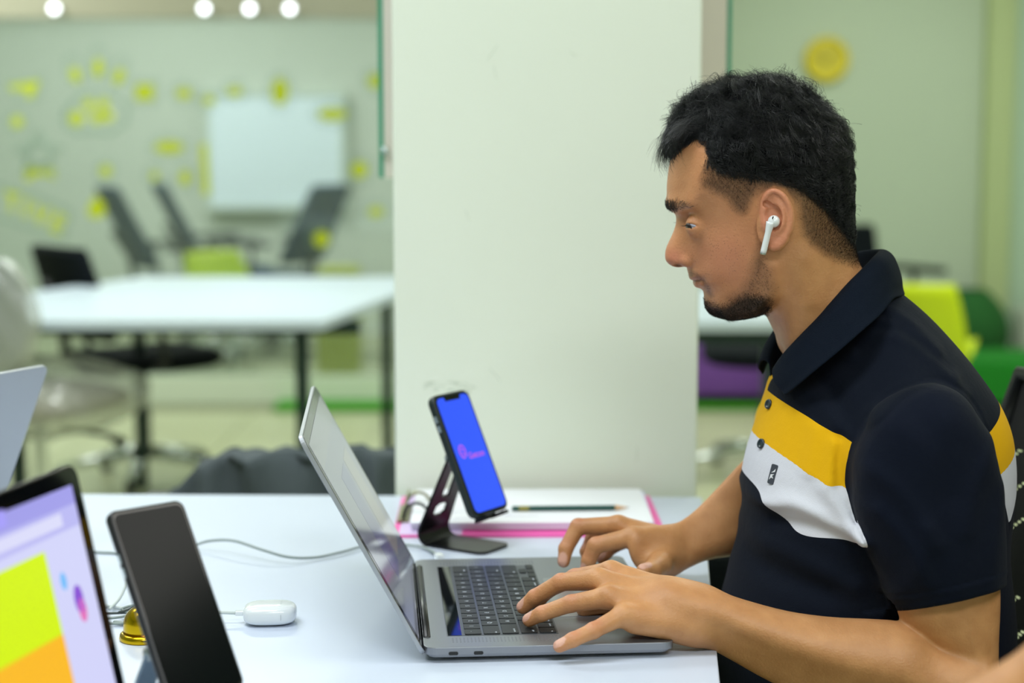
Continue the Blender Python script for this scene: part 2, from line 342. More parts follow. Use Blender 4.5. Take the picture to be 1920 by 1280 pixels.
# plastic wrapped chair, far left
def wrapped_chair():
    q = P(118, 700, 4.84); t = empty('wrapped_chair', (q.x-.07, q.y, 0), rz=1.1); tag(t, 'office chair still in clear crinkled plastic at far left', 'chair')
    pm = mat('clear_plastic_wrap', 'c9cbc0', .12, coat=.8, alpha=.42, bump=1.0, bscale=24); pm.use_backface_culling = False
    fab = mat('taupe_fabric', '857c70', .85, noise=.1, nscale=14)
    r3 = random.Random(5)
    def seat(rx, ry, z0, z1, amp):
        def f(u, v):
            a = 2*PI*u; s = math.sin(PI*min(1, max(0, v)))**.5; e = .55
            k = amp*(math.sin(7*a + 9*v)*.5 + math.sin(13*a - 5*v)*.3)
            c_, s_ = math.cos(a), math.sin(a)
            return Vector(((rx+k)*s*abs(c_)**e*(1 if c_ > 0 else -1), (ry+k)*s*abs(s_)**e*(1 if s_ > 0 else -1), z0 + (z1-z0)*v + k*.5))
        return f
    M = Matrix.Rotation(.16, 4, 'Y')
    o = MB().grid(seat(.22, .22, .45, .56, .0), 40, 12, True).obj('seat', fab, t, smooth=True)
    MB().grid(seat(.27, .27, .395, .63, .018), 64, 16, True).obj('seat_wrap', pm, o, smooth=True)
    def bk(w, d, off):
        def f(u, v):
            a = 2*PI*u; z = .62 + .31*v; s = (math.sin(PI*(.03+.94*v)))**.25; k = off*(math.sin(9*a+14*v)*.5+.5)
            return Vector((-.235 - .1*(z-.62) + (d+k)*s*math.cos(a), (w+k)*s*math.sin(a), z))
        return f
    o = MB().grid(bk(.20, .03, 0), 32, 14, True).obj('backrest', mat('grey_mesh', '9aa3a8', .8), t, smooth=True)
    MB().grid(bk(.225, .05, .016), 64, 24, True).obj('backrest_wrap', mat('clear_plastic_wrap', ''), o, smooth=True)
    MB().tube([(-.1, 0, .45), (-.26, 0, .48), (-.3, 0, .66)], .02, 8).obj('back_bar', m_blk, t, smooth=True)
    MB().lathe([(.03, .10), (.03, .26), (.019, .27), (.019, .46)], n=16).obj('gas_lift', m_chrome, t)
    MB().tube([(.03, -.05, .42), (.1, -.16, .40), (.13, -.2, .37)], [.006, .008, .018], 8).obj('lever', m_blk, t, smooth=True)
    for k in range(5):
        a = 2*PI*k/5 + .1; d = Vector((math.cos(a), math.sin(a), 0))
        l = MB().tube([d*.03 + Vector((0, 0, .12)), d*.17 + Vector((0, 0, .105)), d*.31 + Vector((0, 0, .075))], [.024, .02, .014], 8).obj('leg', m_chrome, t, smooth=True)
        MB().lathe([(.006, -.012), (.028, -.012), (.028, .012), (.006, .012)], n=16, M=Matrix.Translation(d*.31 + Vector((0, 0, .0295))) @ Matrix.Rotation(a, 4, 'Z') @ Matrix.Rotation(PI/2, 4, 'X')).obj('caster', mat('clear_caster', 'b9c2c2', .1, .6), l)
        MB().box((-.012, -.016, -.01), (.012, .016, .028), Matrix.Translation(d*.31 + Vector((0, 0, .046))) @ Matrix.Rotation(a, 4, 'Z')).obj('caster_fork', m_chrome, l)
    return t
wrapped_chair()
# green mats on the floor
def floor_mat(label, a, b, dy):
    t = MB().box((a.x, a.y, .001), (b.x, a.y+dy, .022), bevel=.004).obj('floor_mat', mat('grass_green_mat', '3f9a12', .95, noise=.2, nscale=40, bump=.6, bscale=200), origin=(a.x, a.y, 0)); tag(t, label, 'mat')
floor_mat('bright green mat on the floor beyond the white table, left of the pillar', G(512, 771, 0), G(790, 771, 0), .22)
floor_mat('dark green mat on the floor under the purple lounger, right of the pillar', G(1250, 768, 0), G(1450, 768, 0), .5)
# purple lounge seat
q = G(1250, 762, 0.022); q2 = G(1500, 762, 0.022)
t = empty('lounge_seat', ((q.x+q2.x)/2, q.y+.05, 0.022)); tag(t, 'low purple upholstered lounge seat past the right side of the pillar', 'seat'); w = (q2.x-q.x)/2
m_pur = mat('purple_upholstery', '6a3a90', .55, noise=.05, nscale=5)
MB().box((-w, .02, .03), (w, .42, .28), bevel=.03).obj('seat_block', m_pur, t, smooth=True)
MB().box((-w, .27, .24), (w, .42, .43), bevel=.035).obj('backrest', m_pur, t, smooth=True)
for s in (-1, 1): MB().box((s*w-.03*s-.025, .05, 0), (s*w-.03*s+.025, .4, .035)).obj('foot', m_blk, t)
q = G(1425, 660, .47)
office_chair('black office chair by the purple lounge seat, mostly hidden by the collar', (q.x+.03, q.y, 0), PI-.1, lean=.08, hl=.6)
q = P(1636, 452, 7.6)
office_chair('black office chair whose backrest top shows behind the blue collar', (q.x+.02, 7.55, 0), -1.0, lean=.1, hl=.70)
# yellow shell chair
def shell_chair(label, q, rz, hgt=.78):
    t = empty('shell_chair', (q[0], q[1], 0), rz=rz); tag(t, label, 'chair', 'yellow shell chairs')
    ym = mat('yellow_plastic', 'c9dc00', .4)
    def f(u, v):
        s = (u-.5)*2
        if v < .5: k = v/.5; x, z = .22-.42*k, .43 + .02*(1-k) - .02*math.sin(PI*k); w = .21
        else: k = (v-.5)/.5; x, z = -.2-.10*k, .43 + (hgt-.43)*k; w = .21 + .0*k - .045*k*k
        return Vector((x - (.05*s*s if v > .5 else 0)*-1, s*w, z + .03*s*s*(v < .5)))
    o = MB().grid(f, 11, 17).obj('shell', ym, t, smooth=True); o.modifiers.new('s', 'SOLIDIFY').thickness = .012
    for sx in (-1, 1):
        for sy in (-1, 1): MB().tube([(sx*.12, sy*.12, .42), (sx*.2, sy*.2, .008)], .011, 8).obj('leg', m_chrome, t, smooth=True)
    return t
q = P(1745, 515, 6.6); shell_chair('yellow plastic shell chair behind the man on the right', (q.x-.10, 6.4), PI*.5-.35, q.z)
q = P(450, 462, 8.65); shell_chair('yellow plastic shell chair behind the glass, left of the pillar', (q.x, 8.65), -PI*.25, .68)
# green seating blocks at far right
m_grn = mat('green_upholstery', '007a10', .8, noise=.08, nscale=5)
a, b = G(1775, 775, 0), G(2010, 775, 0)
t = empty('green_bench', ((a.x+b.x)/2, a.y+.05, 0)); tag(t, 'long low green upholstered bench against the right wall', 'bench'); w = (b.x-a.x)/2
MB().box((-w, 0, .03), (w, .5, P(1850, 672, 7.9).z), bevel=.02).obj('cushion_block', m_grn, t)
for s in (-1, 1):
    MB().box((s*(w-.05)-.03, .03, 0), (s*(w-.05)+.03, .45, .035)).obj('foot', m_blk, t)
bq = P(1850, 640, 8.55)
def bag(u, v):
    a_ = 2*PI*u; s = math.sin(PI*min(.999, .02+.9*v))**.6*(1-.25*v)
    return Vector((.24*s*math.cos(a_)*(1+.05*math.sin(3*a_)), .21*s*math.sin(a_), .50*v**.8))
o = MB().grid(bag, 32, 14, True).obj('bean_bag', mat('dark_green_cloth', '1d5a22', .9, bump=.4, bscale=30), smooth=True, loc=(bq.x-.06, 8.66, 0)); tag(o, 'dark green bean bag behind the green bench', 'bean bag')
o = MB().box((0, 0, 0), (.4, .18, .40), bevel=.03).obj('storage_box', mat('pale_grey_box', 'b7c0b2', .7), loc=(G(1890, 775, 0).x+.32, 8.66, 0)); tag(o, 'pale grey box behind the right end of the green bench', 'box')
# wall clock
q = P(1548, 112, 9.0); t = empty('wall_clock', (q.x, 8.97, q.z)); tag(t, 'round yellow clock high on the pale green wall', 'clock')
R_ = 41*9/F_PX; M = Matrix.Rotation(PI/2, 4, 'X')
MB().lathe([(R_*.78, -.03), (R_, -.03), (R_, .012), (R_*.93, .022), (R_*.80, .016), (R_*.78, .0)], n=40, M=M).obj('rim', mat('clock_yellow', 'e2cf10', .35), t, smooth=True)
MB().lathe([(.001, -.028), (R_*.79, -.028), (R_*.79, .004), (.001, .005)], n=40, M=M).obj('face', mat('clock_face', 'd0c032', .5), t)
mb = MB()
for k in range(12):
    a_ = k*PI/6; mb.box((-.002, -.008, R_*.60), (.002, -.0055, R_*.70), Matrix.Rotation(a_, 4, 'Y'))
mb.obj('hour_mark', mat('clock_dark', '5d5a1c', .6), t)
MB().box((-.004, -.012, -.01), (.004, -.009, .045), Matrix.Rotation(.9, 4, 'Y')).obj('hour_hand', mat('clock_dark', ''), t)
MB().box((-.003, -.016, -.01), (.003, -.013, .068), Matrix.Rotation(-1.3, 4, 'Y')).obj('minute_hand', mat('clock_dark', ''), t)
# chairs behind the glass
m_navy = mat('navy_fabric', '15304e', .9, spec=.1)
for px, Y, rz, lb in ((345, 9.55, .5, 'navy office chair behind the glass, leftmost'), (435, 10.3, .35, 'navy office chair behind the glass, second from left'), (505, 9.95, 2.7, 'navy office chair behind the glass, its back turned toward the whiteboard')):
    office_chair(lb, (P(px, 460, Y).x, Y, 0), rz, m_navy, 'office chairs behind the glass', lean=.5)
a = P(590, 505, 8.9)
o = MB().box((0, 0, 0), (.22, .30, a.z), bevel=.03).obj('stool', mat('mustard_vinyl', 'a9ae2a', .6), loc=(a.x+.0, 8.9, 0)); tag(o, 'yellow block stool behind the glass, nearest the pillar', 'stool')
# chair with a grey jacket over it, behind the desk
q = P(520, 850, 2.95)
t = empty('guest_chair', (q.x, 2.98, 0)); tag(t, 'low guest chair hidden under the dark grey jacket behind the desk', 'chair')
MB().box((-.22, -.20, .42), (.22, .22, .46), bevel=.01).obj('seat', m_blk, t)
MB().box((-.20, -.20, .44), (.20, -.165, .655), bevel=.01).obj('backrest', m_blk, t)
for sx in (-1, 1):
    for sy in (-1, 1): MB().box((sx*.2-.012, sy*.18-.012, 0), (sx*.2+.012, sy*.18+.012, .42)).obj('leg', m_chrome, t)
from mathutils import noise as mnoise
prof = [(300, 935), (340, 905), (375, 868), (420, 848), (480, 838), (560, 842), (640, 838), (700, 841), (745, 850), (790, 880), (800, 935)]
def jack(u, v):
    k = u*(len(prof)-1); i = min(int(k), len(prof)-2); f_ = k-i
    px = prof[i][0]*(1-f_) + prof[i+1][0]*f_; py = prof[i][1]*(1-f_) + prof[i+1][1]*f_
    top = P(px, py, 2.80); a_ = PI*v  # drapes over from front to back
    y = 2.80 - .07*math.cos(a_); drop = 0 if .3 < v < .7 else (abs(v-.5)-.2)*.9
    n = mnoise.noise(Vector((px*.022+v*2.5, v*5+py*.004, 1.3)))*.034 + mnoise.noise(Vector((px*.05, v*9, 4.3)))*.005
    return Vector((top.x + .15*n, y + n*(1.2 if v < .5 else .3), top.z + .03*math.sin(a_) - .03 - drop + n*.4))
o = MB().grid(jack, 90, 40).obj('grey_jacket', mat('charcoal_cloth', '4a5358', .85, noise=.25, nscale=12, bump=.3, bscale=250), smooth=True); o.modifiers.new('s', 'SOLIDIFY').thickness = .006
tag(o, 'crumpled dark grey jacket draped behind the desk, left of the pillar', 'jacket')
# ------------------------------------------------------------ the desk and what lies on it
DT = 0.74
m_desk = mat('white_desk_laminate', 'ccd6e8', .32, bump=.05, bscale=700)
A, B = G(1327, 1047), G(1350, 1280); dr = (B - A).normalized()
BR = A - dr*((A.y - 2.352)/(-dr.y))*1.0; BR = Vector((A.x + (2.352-A.y)/(dr.y)*dr.x, 2.352, DT)); FR = Vector((A.x + (.82-A.y)/dr.y*dr.x, .82, DT))
bl = G(130, 925); BL = Vector((-1.45, bl.y + .02, DT)); FL = Vector((-1.45, .82, DT))
t = empty('desk', (-.5, 1.6, 0)); tag(t, 'large white desk in front of the cream pillar with laptops on it', 'desk'); dk = t
def loc(v): return (v.x + .5, v.y - 1.6)
o = MB().prism([loc(v) for v in (FL, FR, BR, Vector((-.17, 2.362, DT)), BL)], DT-.025, DT).obj('desktop', m_desk, t)
md = o.modifiers.new('b', 'BEVEL'); md.width = .0015; md.segments = 2
for x, y in ((-.9, -.7), (.55, -.7), (.6, .62), (-.9, .62)): MB().box((x-.025, y-.025, 0), (x+.025, y+.025, DT-.025)).obj('leg', m_legs, t)

# laptop builder: local x = away from hinge (towards the typist), y = along the hinge, z up; origin on the desk at the near hinge corner
m_alu = mat('space_grey_aluminium', '8e9199', .36, .75); m_alu_l = mat('silver_lid', 'a9adb4', .4, .6); m_key = mat('key_black', '14181c', .5); m_well = mat('key_well', '0b0d10', .5)
m_hinge = mat('hinge_black', '0a0c0e', .35); m_bez = mat('screen_glass_black', '07090b', .06, spec=.3)
m_leg = mat('legend_white', 'b9c2cc', .5, emit=.15)
W_, D_ = .3493, .2407
ROWS = [ # (depth, widths, legends) widths in units; nearest the screen first; listed from the escape side (y small) to the far side
 ([1]*13 + [1.55], ['`','1','2','3','4','5','6','7','8','9','0','-','=','delete']),
 ([1.55] + [1]*13, ['tab','Q','W','E','R','T','Y','U','I','O','P','[',']','\\']),
 ([1.8] + [1]*11 + [1.75], ['caps lock','A','S','D','F','G','H','J','K','L',';',"'",'return']),
 ([2.4] + [1]*10 + [2.15], ['shift','Z','X','C','V','B','N','M',',','.','/','shift']),
]
def laptop(label, M, lid_deg, keys=True, screen=None, lidm=None, group=None):
    t = empty('laptop', M=M); tag(t, label, 'laptop', group)
    poly = [(D_/2 + x, W_/2 + y) for x, y in rrect(D_, W_, .011)]
    base = MB(); base.prism(poly, .0078, .0155)
    inner = [(D_/2 + x, W_/2 + y) for x, y in rrect(D_-.008, W_-.008, .009)]
    base.prism(inner, .0045, .0078); base.prism([(D_/2 + x, W_/2 + y) for x, y in rrect(D_-.026, W_-.026, .009)], .0012, .0045)
    o = base.obj('base', m_alu, t); md = o.modifiers.new('b', 'BEVEL'); md.width = .0007; md.segments = 2; md.limit_method = 'ANGLE'
    f = MB()
    for x in (.03, D_-.03):
        for y in (.03, W_-.03): f.lathe([(.006, 0), (.007, .0015)], (x, y, 0), 16)
    o = f.obj('rubber_foot', m_blk, t); o['kind'] = 'stuff'
    # ports on the near side
    for x in (.028, .052):
        MB().prism([(a + x, b + .0095) for a, b in rrect(.0092, .0034, .0016)], 0, .0006, Matrix(((1,0,0,0),(0,0,-1,.0002),(0,1,0,0),(0,0,0,1)))).obj('port', m_hinge, t)
    # keyboard
    kx, ky, u = .0375, .0385, .0187; gap = .0024
    T = .0155
    MB().box((kx-.0140, ky-.0012, T), (kx+5*.0184+.0032, W_-ky+.0012, T+.0002)).obj('keyboard_well', mat('well_grey', '5d6168', .4, .7), t)
    MB().box((kx-.0130, ky, T+.0001), (kx+.0005, W_-ky, T+.0004)).obj('touch_bar', mat('touch_bar_glass', '0c1014', .05, spec=.8), t)
    leg = MB(); cache = {}; total = W_ - 2*ky
    R90 = Matrix.Rotation(PI/2, 4, 'Z')
    def key(x, y, dx, dy, txt, name='key'):
        k = (round(dx, 4), round(dy, 4))
        if k not in cache:
            b = MB(); b.prism([(p[0], p[1]) for p in rrect(dx, dy, .0012, 2)], 0, .0011); o = b.obj('key', m_key, t); cache[k] = o.data; o.location = (x, y, T+.0001)
        else:
            o = bpy.data.objects.new('key', cache[k]); C.objects.link(o); o.parent = t; o.location = (x, y, T+.0001)
        if keys and txt:
            s = .0062 if len(txt) == 1 else .0031
            off = Vector((0, 0, T+.00125)) + (Vector((x, y, 0)) if len(txt) == 1 else Vector((x+dx*.25, y - dy*.5 + .0012 + len(txt)*.0009, 0)))
            text_bm(leg, txt, s, Matrix.Translation(off) @ R90, .00003)
    for r, (ws, tx) in enumerate(ROWS):
        tw = sum(ws); y = ky
        for w, tt in zip(ws, tx):
            dy = total*w/tw; key(kx + .0184*r + .0118, y + dy/2, .0184-gap, dy-gap, tt); y += dy
    r = 4; y = ky
    for w, tt in zip([1, 1, 1, 1.3, 5.6, 1.3, 1], ['fn', 'control', 'option', 'command', '', 'command', 'option']):
        dy = total*w/(sum([1, 1, 1, 1.3, 5.6, 1.3, 1])+3.1); key(kx + .0184*r + .0118, y + dy/2, .0184-gap, dy-gap, tt); y += dy
    dy = (W_ - ky - y)/3
    key(kx + .0184*r + .0163, y + dy/2, .0076, dy-gap, ''); key(kx + .0184*r + .0163, y + 2.5*dy, .0076, dy-gap, '')
    key(kx + .0184*r + .0074, y + 1.5*dy, .0076, dy-gap, ''); key(kx + .0184*r + .0163, y + 1.5*dy, .0076, dy-gap, '')
    if keys:
        o = leg.obj('key_legend', m_leg, t); o['kind'] = 'stuff'
    MB().prism([(.186 + a, W_/2 + b) for a, b in rrect(.096, .156, .004)], T, T+.00025).obj('trackpad', mat('trackpad_grey', '9a9da4', .28, .7), t)
    for s in (0, 1):
        g = MB()
        for i in range(30):
            for j in range(4): g.box((.028 + i*.0036, (.016 if s == 0 else W_-.0305) + j*.0042, T), (.0294 + i*.0036, (.0175 if s == 0 else W_-.029) + j*.0042, T+.00012))
        o = g.obj('speaker_grille', mat('grille_grey', '7d8088', .5, .6), t); o['kind'] = 'stuff'
    # hinge
    MB().tube([(.004, .035, .0135), (.004, W_-.035, .0135)], .0042, 12).obj('hinge', m_hinge, t, smooth=True)
    # lid : local X' along the lid upwards, pivot at hinge
    L = empty('lid_pivot') if False else None
    a = math.radians(lid_deg); ux = Vector((-math.cos(a), 0, math.sin(a))); nx = Vector((math.sin(a), 0, math.cos(a)))  # nx faces the typist
    ML = frame(Vector((.0015, W_/2, .0085)), ux, Vector((0, 1, 0)), -nx)
    lid = MB().prism([(x + D_/2, y) for x, y in rrect(D_, W_, .011)], -.0005, .0038, ML).obj('lid', lidm or m_alu_l, t)
    md = lid.modifiers.new('b', 'BEVEL'); md.width = .0006; md.segments = 2; md.limit_method = 'ANGLE'
    MB().prism([(x + D_/2, y) for x, y in rrect(D_-.003, W_-.003, .010)], -.0009, -.0005, ML).obj('screen_glass', m_bez, t)
    if screen: screen(t, ML)
    return t
# the man's laptop
yaw = .08061297; HX, HY = -.08366477, 1.5778902
ez = Vector((0, 0, 1)); ex = Vector((math.cos(yaw), math.sin(yaw), 0)); ey = Vector((-math.sin(yaw), math.cos(yaw), 0))
ML1 = frame(Vector((HX, HY, DT)), ex, ey, ez)
def scr_main(t, ML):
    m = mat('screen_page_pale', '20242c', .08, emit=.16, ecol='aab0c8', spec=.7)
    MB().box((.014, -.162, -.00112), (.229, .162, -.00092), ML).obj('screen', m, t)
    for i, (x0, x1, y0, y1, c) in enumerate(((.20, .229, -.162, .162, 'b8bcc8'), (.05, .17, -.06, .02, '8f93c8'), (.05, .17, .04, .12, 'c9c9c9'))):
        MB().box((x0, y0, -.00118), (x1, y1, -.00113), ML).obj('page_block', mat('page_block_%d' % i, '20242c', .08, emit=.16, ecol=c, spec=.7), t)
lap = laptop('grey laptop the man is typing on, its lid open', ML1, 61.6, True, scr_main)

# laptop at lower left, bright page on its screen
def page(t, ML):
    def blk(name, x0, x1, y0, y1, col, e=1.0, k=0):
        MB().box((x0, y0, -.00112-k), (x1, y1, -.00092-k), ML).obj(name, mat('page_'+col, '101010', .3, emit=.62*e, ecol=col), t)
    blk('page', .01, .2260, -.166, .160, 'd6d8ff', 1.0)
    blk('title_bar', .212, .2260, -.166, .160, 'a3a0ee', 1.0, .0002)
    blk('address_bar', .195, .212, -.166, .160, 'bdbcf8', 1.0, .0002)
    blk('address_field', .199, .209, -.120, .135, 'dfe0ff', 1.0, .0003)
    blk('yellow_panel', .075, .187, -.166, .101, 'd8f800', 1.0, .0002)
    mb = MB(); q = [(.075, -.166), (.105, -.166), (.112, .118), (.075, .118)]
    blk('orange_panel', .01, .124, -.166, .101, 'ffbe1e', 1.0, .0003)
    for x, y, r, c in ((.160, .118, .004, '6fc0ff'), (.142, .134, .0065, '8a50d8'), (.133, .136, .0055, 'e878c0')):
        MB().prism([(x + r*1.7*math.cos(a), y + r*math.sin(a)) for a in [2*PI*k/20 for k in range(20)]], -.0015, -.0011, ML).obj('page_icon', mat('page_'+c, '101010', .3, emit=.62, ecol=c), t)
    blk('tab', .216, .228, .02, .06, 'a8a0ff', 1.0, .0004)
def place_lid(px, py, Y, yaw_, lid):  # put the far top corner of the lid at a pixel
    ex_ = Vector((math.cos(yaw_), math.sin(yaw_), 0)); ey_ = Vector((-math.sin(yaw_), math.cos(yaw_), 0)); a = math.radians(lid)
    top = P(px, py, Y); o = top + ex_*(D_*math.cos(a)) - ey_*W_ ; o.z = DT
    return frame(o, ex_, ey_, ez)
y2 = -.235; a2 = math.radians(78); zt = DT + .0085 + D_*math.sin(a2)
top = G(137, 868, zt)
laptop('laptop at lower left corner with yellow and orange blocks on its screen', place_lid(137, 866, top.y, y2, 78), 78, False, page, mat('dark_lid', '2a2226', .4, .5))
# lid of the laptop beyond it, seen from behind, far left
zt = DT + .0085 + D_*math.sin(math.radians(66))
y3 = PI - .42
ex_ = Vector((math.cos(y3), math.sin(y3), 0)); ey_ = Vector((-math.sin(y3), math.cos(y3), 0)); a = math.radians(66)
top = G(90, 682, zt); o3 = top + ex_*(D_*math.cos(a)); o3.z = DT
laptop('silver laptop at far left edge showing only a lid corner', frame(o3, ex_, ey_, ez), 66, False)

# phones
def phone(label, M, scr, w=.076, h=.151, d=.0105, body=None, group=None, r=.011):
    """local x across, y up the screen, z out of the screen; origin bottom centre of the back"""
    t = empty('phone', M=M); tag(t, label, 'phone', group)
    o = MB().prism([(x, y + h/2) for x, y in rrect(w, h, r)], 0, d).obj('case', body, t); md = o.modifiers.new('b', 'BEVEL'); md.width = .0028; md.segments = 4; md.limit_method = 'ANGLE'; auto_smooth(o, 50)
    MB().prism([(x, y + h/2) for x, y in rrect(w-.0055, h-.0055, r-.002)], d-.0002, d+.0003).obj('front_glass', m_bez, t)
    scr(t, w, h, d)
    for y in (.115, .127):
        MB().box((-w/2-.0006, y-.004, d*.35), (-w/2+.001, y+.004, d*.65)).obj('side_button', mat('button_silver', 'b8c4c8', .3, .8), t)
    MB().box((-w/2-.0003, .098, d*.3), (-w/2+.001, .108, d*.7)).obj('side_button', body, t)
    return t
def stand(label, M, m_, NL=.098):
    """desk stand: x towards the viewer of the phone; flat foot, raked neck with cut-outs, cradle"""
    t = empty('phone_stand', M=M); tag(t, label, 'stand', None); w = .031
    th = .0035
    MB().prism(rrect(.088, 2*w, .012), 0, th, Matrix.Translation((.040, 0, 0))).obj('foot_plate', m_, t)
    # bend + neck as strip following a curve with slot and hole
    path = []
    for k in range(9):
        a = PI/2 + (PI/2 + .38)*k/8 - 0; path.append((-.004 + .012*math.cos(a+0)*1.0, .0, .012 - .012*math.sin(a)))
    bm_ = MB()
    pts = [(0.002, th/2)]
    for k in range(8):
        a = -PI/2 - (PI - 1.17)*k/7; pts.append((.002 + .014*math.cos(a), th/2 + .014 + .014*math.sin(a)))
    ax, az = pts[-1]; dx, dz = math.cos(1.17), math.sin(1.17); 
    n = 40
    for k in range(1, n+1): pts.append((ax + dx*NL*k/n, az + dz*NL*k/n))
    cols = 14; V = {}
    nx_, nz_ = -dz, dx
    def P2(i, j, s):
        x, z = pts[i]; 
        if i == 0: tx, tz = pts[1][0]-pts[0][0], pts[1][1]-pts[0][1]
        else: tx, tz = pts[i][0]-pts[i-1][0], pts[i][1]-pts[i-1][1]
        l = math.hypot(tx, tz) or 1; tx /= l; tz /= l
        ww = w*(1 - .28*max(0, i-9)/n); y = (j/(cols)-.5)*2*ww
        return (x - tz*s*th/2, y, z + tx*s*th/2)
    def hole(i, j):
        v = (i-8)/n; yy = abs((j+.5)/cols-.5)*2
        if .14 < v < .32: return yy < .42*math.sqrt(max(0, 1-((v-.23)/.09)**2))+.05
        return .42 < v < .93 and yy < .30
    faces = [(i, j) for i in range(len(pts)-1) for j in range(cols) if not hole(i, j)]; fs = set(faces)
    def v(i, j, s):
        k = (i, j, s)
        if k not in V: V[k] = bm_.bm.verts.new(P2(i, j, s))
        return V[k]
    for i, j in faces:
        bm_.bm.faces.new((v(i,j,1), v(i+1,j,1), v(i+1,j+1,1), v(i,j+1,1))); bm_.bm.faces.new((v(i,j,-1), v(i,j+1,-1), v(i+1,j+1,-1), v(i+1,j,-1)))
        for (a, b), (ni, nj) in ((((i,j),(i+1,j)),(i,j-1)), (((i+1,j+1),(i,j+1)),(i,j+1)), (((i+1,j),(i+1,j+1)),(i+1,j)), (((i,j+1),(i,j)),(i-1,j))):
            if (ni, nj) not in fs: bm_.bm.faces.new((v(*a,1), v(*a,-1), v(*b,-1), v(*b,1)))
    auto_smooth(bm_.obj('neck', m_, t), 40)
    MB().tube([(pts[-1][0], -w*.72, pts[-1][1]), (pts[-1][0], w*.72, pts[-1][1])], .0058, 14).obj('hinge_bar', mat('brushed_steel', 'a9b1b4', .3, .8), t, smooth=True)
    return t, Vector((pts[-1][0], 0, pts[-1][1]))
m_case = mat('black_phone_case', '10201f', .45); m_stand = mat('black_stand_steel', '0d0d12', .3, .5)
def scr_blue(t, w, h, d):
    m = mat('blue_screen', '0a0a20', .1, emit=.68, ecol='2c56ff')
    # screen outline with the notch
    sw, sh = w-.0105, h-.0105; r = .007; p = rrect(sw, sh, r, 5)
    top = sh/2; notch = [(.017, top), (.0155, top-.005), (-.0155, top-.005), (-.017, top)]
    k = [i for i, (x, y) in enumerate(p) if y > top-1e-6 and x > 0][-1]
    p = p[:k+1] + notch + p[k+1:]
    MB().prism([(x, y + h/2) for x, y in p], d+.0002, d+.0005).obj('screen', m, t)
    lg = MB(); ml = mat('logo_pink', '402040', .3, emit=.6, ecol='c45ce0')
    lg.tube([(-.0175 + .0062*math.cos(a), h/2 + .0035 + .0082*math.sin(a), d+.0006) for a in [2*PI*k/24 for k in range(24)]], .0007, 4, closed=True)
    for a0 in range(6):
        a = a0*PI/3 + .3; lg.tube([(-.0175 + .002*math.cos(a), h/2 + .0035 + .002*math.sin(a), d+.0006), (-.0175 + .0048*math.cos(a), h/2+.0035 + .0066*math.sin(a), d+.0006)], .0006, 4)
    text_bm(lg, 'Getcon', .0108, Matrix.Translation((.0082, h/2-.004, d+.0006)), .00005, bold=.0002)
    o = lg.obj('screen_logo', ml, t); o['kind'] = 'stuff'
wv = Vector((.55, .835, 0)).normalized(); nh = Vector((wv.y, -wv.x, 0)); Ln = math.radians(24)
up = (-nh*math.sin(Ln) + ez*math.cos(Ln)).normalized(); nn = wv.cross(up).normalized()
bot = P(912, 966, 2.035)
ph = phone('black cased phone with a lit blue screen on the stand behind the laptop', frame(bot, wv, up, nn), scr_blue, h=.156, body=m_case)
# its stand
sb = G(872, 1020); Msd = frame(Vector((sb.x-.03, sb.y+.012, DT)), nh, wv, ez)
st, tipv = stand('black metal phone stand holding the phone with the blue screen', Msd, m_stand)
hb = Msd @ tipv
# cradle that links hinge bar and phone
inv = Msd.inverted(); bp = inv @ (bot + up*.045); b0 = inv @ (bot - up*.003)
cm = MB(); upl = (inv.to_3x3() @ up); nl = (inv.to_3x3() @ nn); wl = (inv.to_3x3() @ wv)
Mc = frame(inv @ bot, wl, upl, nl)
cm.box((-.021, -.004, -.0035), (.021, .062, -.0005), Mc, .001)
cm.obj('cradle_plate', m_stand, st)
for s in (-1, 1): MB().box((s*.017-.0055, -.0055, -.0035), (s*.017+.0055, -.0012, .017), Mc).obj('cradle_hook', m_stand, st)
MB().tube([tuple(tipv), tuple(Mc @ Vector((0, .055, -.003)))], .0065, 10).obj('cradle_arm', mat('brushed_steel', ''), st, smooth=True)

def scr_off(t, w, h, d):
    MB().prism([(x, y + h/2) for x, y in rrect(w-.0075, h-.009, .006)], d+.0002, d+.0005).obj('screen', mat('phone_screen_off', '060b0c', .14, spec=.07), t)
Yp = 1.40
wv2 = Vector((.72, .69, 0)).normalized(); nh2 = Vector((wv2.y, -wv2.x, 0)); L2 = math.radians(32)
up2 = (-nh2*math.sin(L2)*1.0 + ez*math.cos(L2)).normalized(); nn2 = wv2.cross(up2).normalized()
hP = .168
botc = P(264, 954, Yp) - up2*hP
ph2 = phone('black phone with a dark screen standing by the gold bell', frame(botc, wv2, up2, nn2), scr_off, w=.0725, h=hP, d=.009, body=mat('dark_phone_body', '0d0f12', .3, .2), r=.008)
sb2 = botc + up2*.05 - nh2*.02
Ms2 = frame(Vector((botc.x, botc.y, DT)) - nh2*.062, nh2, wv2, ez)
st2, tip2 = stand('pale metal phone stand behind the dark phone', Ms2, mat('blue_grey_stand', '7f90a2', .3, .6), .06)
inv2 = Ms2.inverted(); Mc2 = frame(inv2 @ botc, inv2.to_3x3() @ wv2, inv2.to_3x3() @ up2, inv2.to_3x3() @ nn2)
MB().box((-.021, -.004, -.0035), (.021, .075, -.0005), Mc2, .001).obj('cradle_plate', mat('blue_grey_stand', ''), st2)
for s in (-1, 1): MB().box((s*.017-.0055, -.0055, -.0035), (s*.017+.0055, -.0012, .014), Mc2).obj('cradle_hook', mat('blue_grey_stand', ''), st2)
MB().tube([tuple(tip2), tuple(Mc2 @ Vector((0, .06, -.003)))], .006, 10).obj('cradle_arm', mat('brushed_steel', ''), st2, smooth=True)

